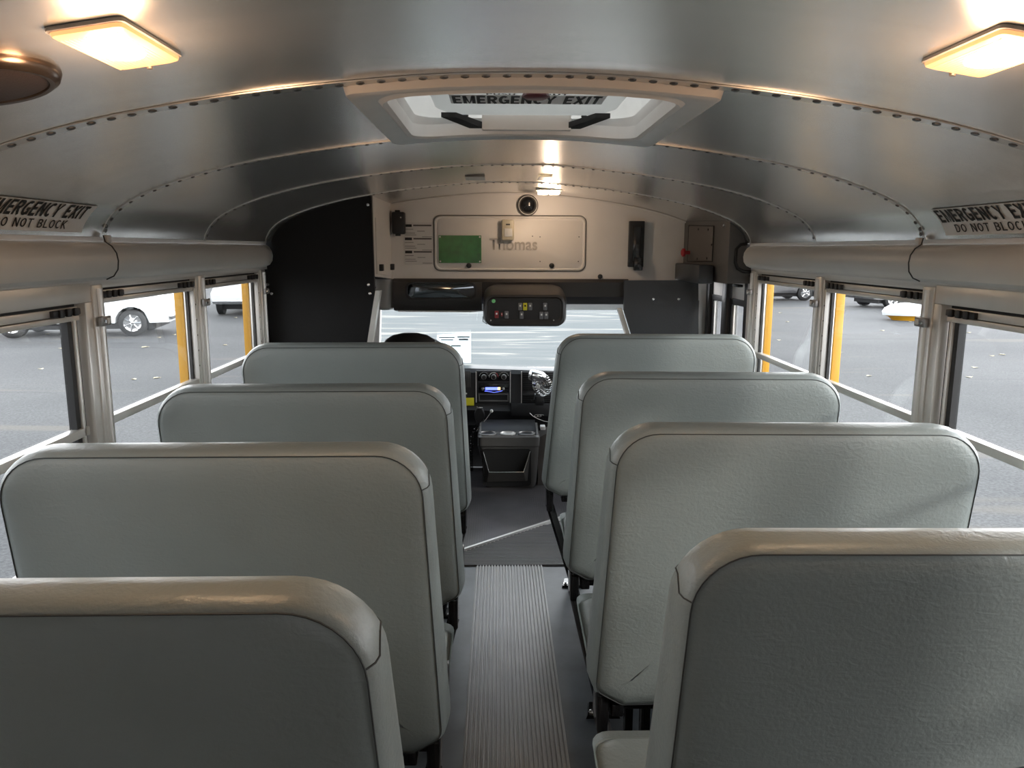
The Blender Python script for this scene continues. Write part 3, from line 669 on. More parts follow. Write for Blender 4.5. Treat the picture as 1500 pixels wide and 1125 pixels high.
# left partition, upper and lower
p_ = thing('partition_panel', (-.88, 3.65, 1.28), 'black upper partition panel filling the left ceiling curve', 'panel')
up = [(-1.145, 1.280), (-.630, 1.287), (-.634, czs(.634)+.002)] + [(-x, czs(x)+.002) for x in (.72, .80, .88, .95, 1.0, 1.04, 1.07)] + [(-1.10, 1.53), (-1.145, 1.50)]
bm = new(); prism(bm, up, 1, 3.635, 3.665); obj('sheet', bm, 'black_vinyl', p_)
for px, py in ((543, 300), (392, 417), (540, 417)):
    q = pt(px if px != 543 else 539, py, y=3.635); bm = new(); lathe(bm, q, (0, -1, 0), [(.009, 0), (.007, .004), (.003, .005)], 10); obj('screw', bm, 'chrome', p_)
p_ = thing('partition_panel', (-.9, 3.65, 0), 'black lower partition panel behind the farthest left seat', 'panel')
bm = new(); prism(bm, [(-1.12, .25), (-.76, .25), (-.69, .95), (-.628, 1.300), (-1.145, 1.300)], 1, 3.645, 3.675); obj('sheet', bm, 'black_vinyl', p_)
bm = new(); prism(bm, [(-.755, .25), (-.735, .25), (-.665, .95), (-.605, 1.283), (-.628, 1.283), (-.69, .95)], 1, 3.645, 3.70); obj('edge_strip', bm, 'alu', p_)
bm = new(); box(bm, -1.08, -1.05, 3.64, 3.67, 0, .27); box(bm, -.80, -.77, 3.64, 3.67, 0, .27); obj('post', bm, 'black', p_)
for px, py in ((398, 430), (542, 430)):
    q = pt(px, py, y=3.64); bm = new(); lathe(bm, q, (0, -1, 0), [(.009, 0), (.007, .004), (.003, .005)], 10); obj('screw', bm, 'chrome', p_)
bm = new(); box(bm, -1.16, -.655, 3.68, 4.28, 1.40, 1.43); box(bm, -1.16, -.655, 3.68, 4.28, 1.80, 1.82); box(bm, -1.16, -.655, 4.25, 4.28, 1.30, 1.80); struct(obj('wall_leak_stop', bm, 'header'))  # unseen slabs added behind the partition to stop light leaks from the cab
# access panel on the white front wall
ap = thing('access_panel', (.018, YF, 1.364), 'large raised access panel with rounded corners on the white front wall', 'panel')
def fpt(px, py, y=YF): return pt(px, py, y=y)
a, b_ = fpt(637, 396), fpt(858, 317)
bm = new(); o1 = rrect(a.x, b_.x, a.z, b_.z, .035, 6); o2 = rrect(a.x+.012, b_.x-.012, a.z+.012, b_.z-.012, .03, 6)
ring(bm, [[(x, YF, z) for x, z in o1], [(x, YF-.006, z) for x, z in rrect(a.x+.003, b_.x-.003, a.z+.003, b_.z-.003, .035, 6)], [(x, YF-.006, z) for x, z in rrect(a.x+.009, b_.x-.009, a.z+.009, b_.z-.009, .03, 6)], [(x, YF-.001, z) for x, z in o2], [(x, YF-.001, z) for x, z in rrect(a.x+.014, b_.x-.014, a.z+.014, b_.z-.014, .03, 6)], [(x, YF-.005, z) for x, z in rrect(a.x+.02, b_.x-.02, a.z+.02, b_.z-.02, .026, 6)]])
obj('cover', bm, 'white_panel', ap)
bm = new(); tube(bm, [(x, YF-.0035, z) for x, z in rrect(a.x-.003, b_.x+.003, a.z-.003, b_.z+.003, .037, 6)], .0022, 6, closed=True); obj('edge_line', bm, 'grey_plastic', ap)
t0, t1 = fpt(717, 366), fpt(787, 349)
text('embossed_lettering', 'Thomas', 'emboss', ap, (t0.x, YF-.008, t0.z), (1, 0, 0), (0, 0, 1), t1.z-t0.z, t1.x-t0.x, ext=.001, bold=.01)
for px, py in ((687, 389), (808, 389)):
    q = fpt(px, py); bm = new(); lathe(bm, (q.x, YF-.004, q.z), (0, -1, 0), [(.014, 0), (.014, .008), (.010, .011)], 14); obj('knob', bm, 'black', ap)
for px, py in ((791, 347), (848, 347), (791, 383), (847, 383), (780, 346)):
    q = fpt(px, py); bm = new(); lathe(bm, (q.x, YF-.004, q.z), (0, -1, 0), [(.0035, 0), (.003, .002)], 8); obj('screw', bm, 'grey_plastic', ap)
for i, (px, py, rr) in enumerate(((879, 405, .013),)):
    q = fpt(px, py); bm = new(); lathe(bm, (q.x, YF, q.z), (0, -1, 0), [(rr, 0), (rr, .008), (rr*.7, .011)], 14); tag(obj('wall_plug', bm, 'black'), 'round black plug low on the white wall right of the access panel', 'plug')
a, b_ = fpt(643, 385), fpt(705, 345)
g = thing('document_pouch', (a.x, YF, a.z), 'shiny green card in a clear sleeve on the front access panel', 'card')
bm = new(); box(bm, a.x, b_.x, YF-.010, YF-.006, a.z, b_.z); obj('card', bm, 'green', g)
for x, z in ((a.x+.008, a.z+.008), (b_.x-.008, a.z+.008), (a.x+.008, b_.z-.008), (b_.x-.008, b_.z-.008)):
    bm = new(); lathe(bm, (x, YF-.010, z), (0, -1, 0), [(.005, 0), (.004, .003)], 8); obj('snap', bm, 'white', g)
ms = thing('motion_sensor', (.0, YF, 1.5), 'small cream motion sensor box above the word Thomas', 'sensor')
a, b_ = fpt(735, 352), fpt(753, 322)
bm = new(); box(bm, a.x, b_.x, YF-.045, YF-.004, a.z, b_.z, .008); obj('housing', bm, 'sensor', ms)
bm = new(); box(bm, a.x+.014, b_.x-.010, YF-.049, YF-.044, a.z+.018, a.z+.062, .003); obj('window', bm, 'white', ms)
bm = new(); box(bm, a.x+.022, b_.x-.022, YF-.0462, YF-.0452, b_.z-.030, b_.z-.022); obj('badge', bm, 'print', ms)
q = fpt(773, 301)
dc = thing('dome_camera', (q.x, YF, q.z), 'round dark glass dome camera with a pale ring above the access panel', 'camera')
bm = new(); lathe(bm, (q.x, YF, q.z), (0, -1, 0), [(.056, 0), (.056, .018), (.050, .026), (.046, .026)], 30); obj('ring', bm, 'grey_plastic', dc)
bm = new(); lathe(bm, (q.x, YF-.022, q.z), (0, -1, 0), [(.047, 0)]+[(.046*math.cos(R(a)), .04*math.sin(R(a))) for a in range(10, 90, 12)], 30); obj('dome', bm, 'black_gloss', dc)
bm = new(); tube(bm, [(q.x+.049*math.cos(R(a)), YF-.027, q.z+.049*math.sin(R(a))) for a in range(0, 360, 12)], .0018, 5, closed=True); obj('rim_line', bm, 'white', dc)
a, b_ = fpt(919, 391), fpt(943, 324)
vd = thing('bracket_strip', (a.x, YF, a.z), 'tall black mounting bracket on the white wall right of the access panel', 'bracket')
bm = new(); box(bm, a.x, b_.x, YF-.035, YF, a.z, b_.z, .004); obj('plate', bm, 'black', vd)
bm = new(); box(bm, a.x+.02, b_.x-.02, YF-.043, YF-.034, a.z+.03, b_.z-.03, .002); box(bm, a.x+.028, b_.x-.006, YF-.048, YF-.02, a.z-.018, a.z+.05, .004); obj('catch', bm, 'black_gloss', vd)
a, b_ = pt(573, 343, y=YF-.0), fpt(594, 311)
sb = thing('sensor_box', (a.x, YF, a.z), 'small black box in the upper left corner of the white front wall', 'box')
bm = new(); box(bm, a.x+.012, b_.x, YF-.06, YF, a.z, b_.z, .008); obj('housing', bm, 'black', sb)
bm = new(); box(bm, (a.x+b_.x)/2-.012, (a.x+b_.x)/2+.014, YF-.045, YF-.015, a.z-.010, b_.z+.010, .002); obj('bracket', bm, 'black', sb)
bm = new(); lathe(bm, (b_.x-.018, YF-.06, b_.z-.03), (0, -1, 0), [(.005, 0), (.004, .003)], 8); obj('screw', bm, 'chrome', sb)
a, b_ = fpt(593, 388), fpt(634, 326)
ns = thing('notice_sheet', (a.x, YF, a.z), 'pale notice sheet with three dark headings beside the small black box', 'notice')
bm = new(); box(bm, a.x, b_.x, YF-.003, YF-.001, a.z, b_.z); obj('sheet', bm, 'paper', ns)
bm = new(); bl = new(); w_, hh = b_.x-a.x, b_.z-a.z
for r_ in (.93, .62, .31):
    z = a.z+hh*r_; box(bl, a.x+.004, a.x+w_*.27, YF-.0042, YF-.0032, z-.008, z+.006)
    box(bm, a.x+w_*.32, a.x+w_*.95, YF-.0040, YF-.0032, z-.004, z+.004)
    for kk, (q0, q1) in enumerate(((.02, .32), (.45, .72), (.02, .38), (.03, .42), (.62, .97))):
        zz = z-.020-kk*.010; box(bm, a.x+w_*q0, a.x+w_*q1, YF-.0040, YF-.0032, zz-.0012, zz+.0012)
obj('heading_blocks', bl, 'ink', ns); obj('print_lines', bm, 'print', ns)
for i, (x0_, x1_) in enumerate(((683, 710), (787, 811))):
    q0, q1 = pt(x0_, 262, z=1.770), pt(x1_, 257, z=1.770)
    bm = new(); z_ = min(czs(q0.x), czs(q1.x))-.004; box(bm, q0.x, q1.x, q0.y-.0, q1.y, z_-.002, z_)
    tag(obj('ceiling_label', bm, 'white'), ['small white label on the ceiling, left of the twin lamp', 'small white label on the ceiling directly above the twin lamp'][i], 'label')
# dark header under the white wall
hd = thing('header_trim', (0, 4.25, 1.14), 'dark brown moulded header trim above the windshield', 'trim')
pr = [(4.26, 1.318), (4.225, 1.316), (4.205, 1.30), (4.195, 1.24), (4.20, 1.175), (4.225, 1.145), (4.30, 1.135), (4.70, 1.12), (4.70, 1.16), (4.27, 1.20)]
bm = new(); prism(bm, pr, 0, -.62, -.14)
pr2 = [(4.26, 1.318), (4.225, 1.316), (4.21, 1.30), (4.225, 1.22), (4.30, 1.175), (4.70, 1.15), (4.70, 1.19), (4.27, 1.23)]
prism(bm, pr2, 0, -.14, .66); obj('trim_body', bm, 'header', hd)
bm = new(); tube(bm, [(-.60, 4.24, 1.142), (-.2, 4.235, 1.140), (-.12, 4.3, 1.142)], .006, 6)
pr3 = [(4.35, 1.172), (4.60, 1.120), (4.75, 1.115), (4.75, 1.15)]; prism(bm, pr3, 0, -.72, .74); obj('lower_lip', bm, 'white_panel', hd)
mr = thing('interior_mirror', (-.365, 4.2, 1.2), 'wide dark interior mirror set in the header trim above the driver', 'mirror')
a, b_ = pt(594, 439, y=4.19), pt(698, 413, y=4.19)
bm = new(); o1 = rrect(a.x, b_.x, a.z, b_.z, .035, 6)
ring(bm, [[(x, 4.198, z) for x, z in o1], [(x, 4.182, z) for x, z in o1], [(x, 4.182, z) for x, z in rrect(a.x+.01, b_.x-.01, a.z+.008, b_.z-.008, .03, 6)], [(x, 4.192, z) for x, z in rrect(a.x+.013, b_.x-.013, a.z+.011, b_.z-.011, .03, 6)]], cap1=False); obj('surround', bm, 'black', mr)
bm = new(); o1 = rrect(a.x+.012, b_.x-.012, a.z+.010, b_.z-.010, .03, 6); cx_, cz_ = (a.x+b_.x)/2, (a.z+b_.z)/2
ring(bm, [[(cx_+(x-cx_)*k_, 4.192-.006*(1-k_*k_), cz_+(z-cz_)*k_) for x, z in o1] for k_ in (1, .8, .6, .4, .2)], cap0=False); obj('glass', bm, 'mirror', mr)
bm = new(); lathe(bm, (-.672, 4.27, 1.145), (0, 0, 1), [(.03, .0), (.058, .012), (.064, .03), (.062, .17)], 24); tag(obj('pillar_cover', bm, 'pillar_grey'), 'rounded grey pillar cover below the left end of the white wall', 'cover')
# switch panel
sw = thing('overhead_console', (.09, 4.0, 1.08), 'dark overhead switch console with coloured keys hanging from the header', 'switch panel')
YS = 3.98
def loopx(ix, z0, z1, y, r): return [(x, y, z) for x, z in rrect(-.125+ix, .300-ix, z0, z1, r, 5)]
bm = new(); ring(bm, [loopx(.03, 1.13, 1.29, 4.24, .04), loopx(0, 1.12, 1.285, 4.12, .045), loopx(-.004, 1.085, 1.262, YS+.03, .045), loopx(.006, 1.083, 1.246, YS, .045), loopx(.016, 1.095, 1.235, YS-.004, .04), loopx(.022, 1.110, 1.228, YS+.004, .034)]); obj('housing', bm, 'header', sw)
bm = new(); ring(bm, [loopx(.030, 1.118, 1.224, YS+.006, .02), loopx(.030, 1.118, 1.224, YS-.001, .02)]); obj('face', bm, 'black', sw)
def key(px, py, w, hgt, m, nm='switch_key'):
    q = pt(px, py, y=YS); kx, kz = w/F*YS/1.0/2, hgt/F*YS/2
    bm = new(); box(bm, q.x-kx, q.x+kx, YS-.012, YS, q.z-kz, q.z+kz, .002); o = obj(nm, bm, m, sw)
    bm = new(); box(bm, q.x-kx*.4, q.x+kx*.4, YS-.0128, YS-.0118, q.z+kz*.0, q.z+kz*.5); obj('symbol', bm, 'ink' if m == 'tag_yellow' else 'white' if m != 'key_red' else 'sticker_grey', o)
for px, py, m in ((762, 449, 'key_grey'), (769.2, 449, 'tag_yellow'), (776.5, 449, 'key_grey'), (798.5, 449, 'key_grey'), (727.5, 460.5, 'key_red'), (742, 461, 'key_grey'), (764, 461.5, 'key_grey'), (793, 462, 'key_grey'), (800, 462, 'key_grey')): key(px, py, 5.8, 10.5, m)
key(735, 460.5, 2.4, 5, 'key_red')
q = pt(723, 441, y=YS); bm = new(); lathe(bm, (q.x, YS-.001, q.z), (0, -1, 0), [(.010, 0), (.009, .003)], 16); obj('sticker_dot', bm, 'green_dot', sw)
for px in (719, 811):
    q = pt(px, 469, y=YS); bm = new(); lathe(bm, (q.x, YS+.0, q.z), (0, -1, 0), [(.005, 0), (.004, .006)], 8); obj('screw', bm, 'chrome', sw)
bm = new(); tube(bm, [pt(x, y, y=4.05) for x, y in ((709, 463), (707.5, 464), (707.5, 471), (712, 474), (730, 476.5), (760, 477.5))], .002, 5); obj('wire_loop', bm, 'ink', sw)
# entry door header box on the right
db = thing('door_header_box', (1.05, 3.9, 1.32), 'grey moulded door operator housing at the top right corner', 'housing')
sec = lambda x0: [(x0, 1.322)]+[(x0, czs(x0)-.001)]+[(x, czs(x)-.001) for x in (x0+.02, 1.05, 1.07, 1.085)]+[(1.099, 1.505), (1.14, 1.50), (1.14, 1.322)]
bm = new(); L = []
for y, x0 in ((3.598, 1.030), (3.602, 1.018), (3.63, 1.008), (3.70, 1.000), (4.22, .965), (4.248, .962)):
    L.append([(x, y, z) for x, z in sec(x0)])
ring(bm, L); obj('housing', bm, 'grey_plastic', db)
bm = new(); tube(bm, [(x, 3.60, z) for x, z in sec(1.018)[1:-2]], .005, 6); tube(bm, [(x, 3.597, z) for x, z in ((1.10, 1.505), (1.07, 1.50), (1.052, 1.48), (1.050, 1.42), (1.062, 1.392), (1.09, 1.378), (1.14, 1.374))], .008, 6); tube(bm, [(.975, 4.235, z) for z in (1.66, 1.6, 1.5, 1.42)], .010, 6); obj('edge_trim', bm, 'black', db)
def fx(y): return 1.000-(y-3.70)*.0673-.001
bm = new(); ring(bm, [[(fx(3.78), 3.78, 1.425), (fx(3.78), 3.78, 1.585), (fx(4.16), 4.16, 1.60), (fx(4.16), 4.16, 1.42)], [(fx(3.78)-.004, 3.78, 1.425), (fx(3.78)-.004, 3.78, 1.585), (fx(4.16)-.004, 4.16, 1.60), (fx(4.16)-.004, 4.16, 1.42)]]); cv = obj('access_cover', bm, 'panel_grey', db)
bm = new(); tube(bm, [(fx(y)-.003, y, z) for y, z in ((3.775, 1.420), (3.775, 1.59), (4.165, 1.605), (4.165, 1.415))], .0022, 5, closed=True); obj('cover_edge', bm, 'ink', cv)
for y, z in ((3.85, 1.575), (4.0, 1.58), (3.85, 1.435), (4.0, 1.43), (3.79, 1.50)):
    bm = new(); lathe(bm, (fx(y)-.004, y, z), (-1, 0, 0), [(.006, 0), (.005, .003)], 8); obj('screw', bm, 'ink', cv)
for y, z in ((3.63, 1.588), (4.12, 1.64)):
    bm = new(); lathe(bm, (fx(y)-.006 if y > 3.7 else .998, y, z), (-1, 0, 0), [(.007, 0), (.005, .004)], 8); obj('screw', bm, 'chrome', db)
q = pt(1099, 404, y=3.598); bm = new(); lathe(bm, (q.x, 3.598, q.z), (0, -1, 0), [(.006, 0), (.005, .003)], 8); obj('screw', bm, 'ink', db)
bm = new(); box(bm, .915, fx(4.0)+.01, 3.73, 4.235, 1.315, 1.405, .008); bx = obj('door_motor_box', bm, 'dark_vinyl'); tag(bx, 'long black box fixed under the grey door operator housing', 'box')
q = pt(1009, 370, x=.95); bm = new(); lathe(bm, (.955, q.y, q.z), (-1, .0, 0), [(.010, 0), (.010, .025), (.022, .027), (.022, .038), (.012, .045)], 12); tag(obj('release_knob', bm, 'red'), 'small red release knob on the grey door housing', 'knob')
# right partition
rp_ = thing('partition_panel', (.83, 4.2, .3), 'dark slate partition panel beside the entry door with two bright screws', 'panel')
bm = new(); prism(bm, [(.628, 1.312), (.632, 1.15), (.70, .95), (.72, .3), (1.05, .3), (1.045, 1.00), (1.030, 1.314)], 1, 4.17, 4.20); obj('sheet', bm, 'dark_vinyl', rp_)
for px, py in ((957, 438), (994, 438)):
    q = pt(px, py, y=4.17); bm = new(); lathe(bm, q, (0, -1, 0), [(.009, 0), (.007, .005), (.003, .007)], 10); obj('screw', bm, 'chrome', rp_)
bm = new(); ring(bm, [[(.60, 4.20, 1.16), (.625, 4.20, 1.16), (.625, 4.24, 1.16), (.60, 4.24, 1.16)], [(.672, 4.20, .95), (.697, 4.20, .95), (.697, 4.24, .95), (.672, 4.24, .95)], [(.69, 4.2, .3), (.715, 4.2, .3), (.715, 4.24, .3), (.69, 4.24, .3)]]); obj('edge_strip', bm, 'white', rp_)
# entry door leaves on the right wall
d1 = thing('door_1', (1.14, 3.98, 0)); d1['kind'] = 'structure'
bm = new(); box(bm, 1.13, 1.17, 3.62, 3.645, 0, 1.325); box(bm, 1.06, 1.17, 4.34, 4.38, 0, 1.325); obj('door_frame', bm, 'painted', d1)
for y0, y1 in ((3.69, 3.93), (4.05, 4.28)):
    bm = new(); box(bm, 1.145, 1.165, y0, y1, 1.235, 1.33); box(bm, 1.145, 1.165, y0, y1, 0, .3); obj('leaf_panel', bm, 'white_panel', d1)
    bm = new(); box(bm, 1.138, 1.168, y0, y1, 1.205, 1.235); box(bm, 1.138, 1.168, y0, y0+.012, .3, 1.21); box(bm, 1.138, 1.168, y1-.02, y1, .3, 1.21); obj('leaf_gasket', bm, 'black', d1)
    bm = new(); box(bm, 1.150, 1.154, y0+.012, y1-.02, .3, 1.205); obj('pane', bm, 'glass', d1)
    bm = new(); box(bm, 1.142, 1.150, y1-.05, y1-.028, .3, 1.2); obj('leaf_edge', bm, 'alu', d1)
bm = new(); box(bm, 1.130, 1.17, 3.645, 3.69, 0, 1.325); box(bm, 1.12, 1.17, 3.94, 4.03, 0, 1.325, .008); box(bm, 1.12, 1.17, 4.28, 4.34, 0, 1.325, .006); obj('rubber_seal', bm, 'black', d1)
bm = new(); box(bm, 1.10, 1.125, 3.70, 3.79, 1.300, 1.312, .002); obj('door_arm', bm, 'black', d1)
bm = new(); box(bm, 1.03, 1.19, 4.38, 4.42, -.05, 1.56); box(bm, .90, 1.19, 3.58, 4.4, 1.80, 1.83); box(bm, 1.15, 1.19, 3.6, 4.4, 1.33, 1.82); struct(obj('wall_corner', bm, 'white_panel'))  # front corner post, with unseen slabs added over the housing against light leaks
# ------------------------------------------------------------------ driver cab
w = thing('window_%d' % wn_, (0, 5.0, .6)); w['kind'] = 'structure'; wn_ += 1
bm = new(); ring(bm, [[(-.86, 4.72, 1.13), (.88, 4.72, 1.13), (.98, 5.45, .58), (-.96, 5.45, .58)], [(-.86, 4.725, 1.134), (.88, 4.725, 1.134), (.98, 5.455, .584), (-.96, 5.455, .584)]]); obj('windshield', bm, 'windshield_glass', w)
for s in (-1, 1):
    bm = new(); ring(bm, [[(s*.76, 4.66, 1.15), (s*.82, 4.66, 1.15), (s*.82, 4.72, 1.15), (s*.76, 4.72, 1.15)], [(s*.90, 5.38, .58), (s*1.0, 5.38, .58), (s*1.0, 5.48, .58), (s*.90, 5.48, .58)]]); obj('pillar', bm, 'white_panel', w)
bm = new(); box(bm, -1.19, 1.03, 4.28, 4.75, 1.19, 1.23); struct(obj('cab_roof', bm, 'header'))  # roof slab put in over the cab to block the sky
for s in (-1, 1):
    bm = new(); prism(bm, [(4.2, 0), (5.5, 0), (5.5, .60), (4.2, .72)], 0, s*1.03, s*1.06); prism(bm, [(4.25, .7), (4.36, .7), (4.36, 1.2), (4.25, 1.2)], 0, s*1.03, s*1.06)
    struct(obj('wall_cab', bm, 'grey_plastic'))
bm = new(); box(bm, -1.06, 1.06, 5.30, 5.34, -.05, .55); struct(obj('wall_firewall', bm, 'black'))  # dark wall put in beneath the dash to block light
YD = 5.0
da = thing('dashboard', (0, YD, .3), 'black van dashboard with heater knobs, radio and air vents', 'dashboard')
prd = [(YD+.05, .30), (YD, .34), (YD-.03, .42), (YD, .46), (YD, .665), (YD+.02, .690), (YD+.10, .70), (YD+.44, .575), (YD+.40, .3)]
bm = new(); ring(bm, [[(x, y, z+dz) for y, z in prd] for x, dz in ((-1.02, .02), (-.3, .012), (.1, .0), (.35, -.008), (1.02, -.012))]); obj('body', bm, 'dash', da)
def dp(px, py, y=YD): return pt(px, py, y=y)
def dbox(bm, x0, y0, x1, y1, d0, d1, bev=.002):
    a, b = dp(x0, y1), dp(x1, y0); box(bm, a.x, b.x, YD-d1, YD-d0, a.z, b.z, bev); return bm
bz = obj('center_bezel', dbox(new(), 697, 542.5, 748.5, 590, 0, .012, .003), 'dash', da)
bm = new(); dbox(bm, 697, 544, 698.2, 589, .011, .016, 0); dbox(bm, 746.8, 544, 748, 589, .011, .016, 0); obj('bezel_edge', bm, 'alu', bz)
obj('heater_plate', dbox(new(), 700, 545, 745.5, 557.5, .011, .015), 'black_gloss', bz)
for px in (709, 723.2, 738):
    q = dp(px, 551.5); bm = new(); lathe(bm, (q.x, YD-.015, q.z), (0, -1, 0), [(.019, 0), (.019, .006), (.017, .009), (.014, .009), (.012, .022), (.008, .024)], 18); kb = obj('heater_knob', bm, 'chrome', da)
    bm = new(); lathe(bm, (q.x, YD-.024, q.z), (0, -1, 0), [(.0135, 0), (.0125, .016), (.008, .018)], 14); obj('knob_cap', bm, 'black', kb)
bm = new()
for i in range(9):
    a = R(20+i*17.5)
    for px in (709, 738): q = dp(px, 551.5); lathe(bm, (q.x+.031*math.cos(a), YD-.0148, q.z+.031*math.sin(a)), (0, -1, 0), [(.0022, 0), (.002, .001)], 6)
q = dp(723.2, 551.5); tube(bm, [(q.x+.029*math.cos(R(a)), YD-.0155, q.z+.029*math.sin(R(a))) for a in range(60, 200, 10)], .0014, 5); obj('dial_marks', bm, 'white', bz)
bm = new(); tube(bm, [(q.x+.029*math.cos(R(a)), YD-.0155, q.z+.029*math.sin(R(a))) for a in range(-5, 60, 8)], .0018, 5); obj('dial_marks', bm, 'red', bz)
ra = obj('radio', dbox(new(), 701, 561, 745, 574.5, .011, .018), 'black_gloss', da)
obj('radio_display', dbox(new(), 711, 566.5, 729, 570.5, .018, .0195, 0), 'display', ra); obj('radio_display', dbox(new(), 729, 566.5, 733, 570.5, .018, .0195, 0), 'display_warm', ra)
bm = new(); tube(bm, [dp(x, y)-Vector((0, .019, 0)) for x, y in ((710, 572), (718, 573), (723, 574), (730, 573), (736, 571.5))], .0014, 5); obj('display_rim', bm, 'display', ra)
for px in (707.5, 737):
    q = dp(px, 568.5); bm = new(); lathe(bm, (q.x, YD-.018, q.z), (0, -1, 0), [(.011, 0), (.011, .010), (.008, .012)], 14); obj('radio_knob', bm, 'chrome', ra)
bm = new(); dbox(bm, 701, 576, 745, 578, .011, .018); dbox(bm, 701, 585.5, 745, 588, .011, .018); dbox(bm, 701, 576, 703, 588, .011, .018); dbox(bm, 743, 576, 745, 588, .011, .018); obj('pocket_frame', bm, 'console', da)
obj('pocket', dbox(new(), 703, 578, 743, 585.5, .008, .0125, 0), 'ink', da)
def vent(x0, y0, x1, y1, vert, n):
    v = obj('air_vent', dbox(new(), x0, y0, x1, y1, .0, .008, .002), 'ink', da); bm = new()
    for i in range(n):
        if vert: xx = x0+(x1-x0)*(i+.5)/n; dbox(bm, xx-.45, y0+1, xx+.45, y1-1, .008, .016, .0005)
        else: yy_ = y0+(y1-y0)*(i+.5)/n; dbox(bm, x0+1, yy_-.4, x1-1, yy_+.4, .008, .016, .0005)
    obj('vent_slats', bm, 'console' if vert else 'dash', v)
vent(676.5, 543, 689.5, 568, True, 6)
for y0 in (544, 559, 577): vent(765, y0, 812, y0+12, False, 4)
bm = new(); dbox(bm, 763.3, 544, 764.5, 590, .0, .012, 0); obj('vent_edge', bm, 'alu', da)
obj('lower_panel', dbox(new(), 748.5, 590.5, 815, 608, .0, .035, .003), 'dash', da)
obj('knee_panel', dbox(new(), 660, 594, 748, 608, .0, .010, .003), 'dash', da)
bm = new(); lathe(bm, dp(683, 576.5)-Vector((0, .002, 0)), (0, -1, 0), [(.006, 0), (.005, .003)], 8); obj('indicator', bm, 'white', da)
bm = new(); dbox(bm, 671, 582, 694.5, 593.5, .014, .018, .001); yt = obj('dash_tag', bm, 'tag_yellow'); tag(yt, 'yellow warning tag fixed low on the dashboard left of the radio', 'tag')
# microphone, coiled cord, lever
mc = thing('radio_microphone', tuple(dp(702.5, 612, 4.93)), 'black hand microphone hanging on the dashboard with coiled cord', 'microphone')
q = dp(702.5, 608, 4.94); bm = new()
ring(bm, [[(q.x+.034*sc*math.cos(a)*(1-.22*max(0, -math.sin(a))), 4.94-dy, q.z+.062*sc*math.sin(a)) for a in [R(15*i) for i in range(24)]] for sc, dy in ((.85, 0), (1, .01), (1, .028), (.86, .036))]); obj('body', bm, 'black', mc)
bm = new(); box(bm, q.x-.022, q.x+.022, 4.90, 4.94, q.z+.052, q.z+.062, .002); obj('hang_clip', bm, 'chrome', mc)
bm = new(); P0 = dp(699, 622, 4.93); P1 = dp(691, 640, 4.9); P2 = dp(690.5, 690, 4.85); pts = []
for i in range(240):
    t = i/239; c_ = P0.lerp(P1, min(1, t*4)) if t < .25 else P1.lerp(P2, (t-.25)/.75); a = i*.85
    pts.append(c_+Vector((.010*math.cos(a), .010*math.sin(a), 0)))
tube(bm, pts, .0028, 5); obj('coiled_cord', bm, 'black_gloss', mc)
gl = thing('gear_lever', tuple(dp(720, 602, 4.9)), 'thin chrome lever with pale knob below the radio', 'lever')
bm = new(); tube(bm, [dp(719.5, 603, 4.92), dp(712, 614, 4.9), dp(702, 626, 4.88), dp(698, 632, 4.87)], .0028, 6); obj('rod', bm, 'chrome', gl)
bm = new(); q = dp(720, 602, 4.92); lathe(bm, q+Vector((0, .008, 0)), (0, -1, 0), [(.006, 0), (.011, .004), (.011, .014), (.006, .018)], 12); obj('knob', bm, 'white', gl)
# fan
fn = thing('dash_fan', tuple(dp(795, 588, 4.86)), 'small chrome caged fan on the dashboard beside the right seats', 'fan')
fc = dp(796, 563, 4.84); ax = Vector((.60, .62, .10)).normalized()
fm = fc - ax*.06 + Vector((-.015, 0, .02))
u_ = ax.orthogonal().normalized(); v_ = ax.cross(u_)
bm = new()
for rr, dd in ((.072, 0), (.072, .02), (.064, .034), (.052, .042), (.040, .046), (.028, .049), (.016, .051), (.064, -.014), (.052, -.022), (.04, -.027)):
    tube(bm, [fc+ax*dd*-1+(u_*math.cos(a)+v_*math.sin(a))*rr for a in [R(15*i) for i in range(24)]], .0012, 4, closed=True)
for i in range(28):
    a = R(i*360/28); e = u_*math.cos(a)+v_*math.sin(a)
    tube(bm, [fc-ax*.051+e*.012, fc-ax*.046+e*.04, fc-ax*.034+e*.064, fc-ax*.02+e*.072, fc+e*.072, fc+ax*.014+e*.064, fc+ax*.027+e*.04], .0009, 4)
obj('cage', bm, 'chrome', fn)
bm = new(); lathe(bm, fc-ax*.052, -ax, [(.016, 0), (.015, .003)], 16); obj('hub_badge', bm, 'white', fn)
bm = new()
for i in range(3):
    a = R(120*i); e = u_*math.cos(a)+v_*math.sin(a); e2 = ax.cross(e)
    ring(bm, [[fc-ax*.02+e*.012-e2*.006, fc-ax*.02+e*.012+e2*.006, fc-ax*.016+e*.012+e2*.006, fc-ax*.016+e*.012-e2*.006], [fc-ax*.028+e*.060-e2*.028, fc-ax*.01+e*.060+e2*.028, fc-ax*.006+e*.060+e2*.028, fc-ax*.024+e*.060-e2*.028]])
obj('blades', bm, 'console', fn)
m0 = dp(786, 551, 4.80); bm = new(); lathe(bm, m0, Vector((1, .25, -.25)), [(.030, -.045), (.036, -.038), (.036, .03), (.028, .05)], 20); obj('motor', bm, 'chrome', fn)
bm = new(); tube(bm, [dp(784, 577, 4.9), dp(782, 586, 4.92)], .003, 6); tube(bm, [dp(792, 577, 4.9), dp(795, 586, 4.92)], .003, 6); lathe(bm, dp(779, 587, 4.93), (0, -1, 0), [(.009, 0), (.007, .01)], 10); lathe(bm, dp(796, 588, 4.93), (0, -1, 0), [(.011, 0), (.009, .01)], 10); obj('bracket', bm, 'chrome', fn)
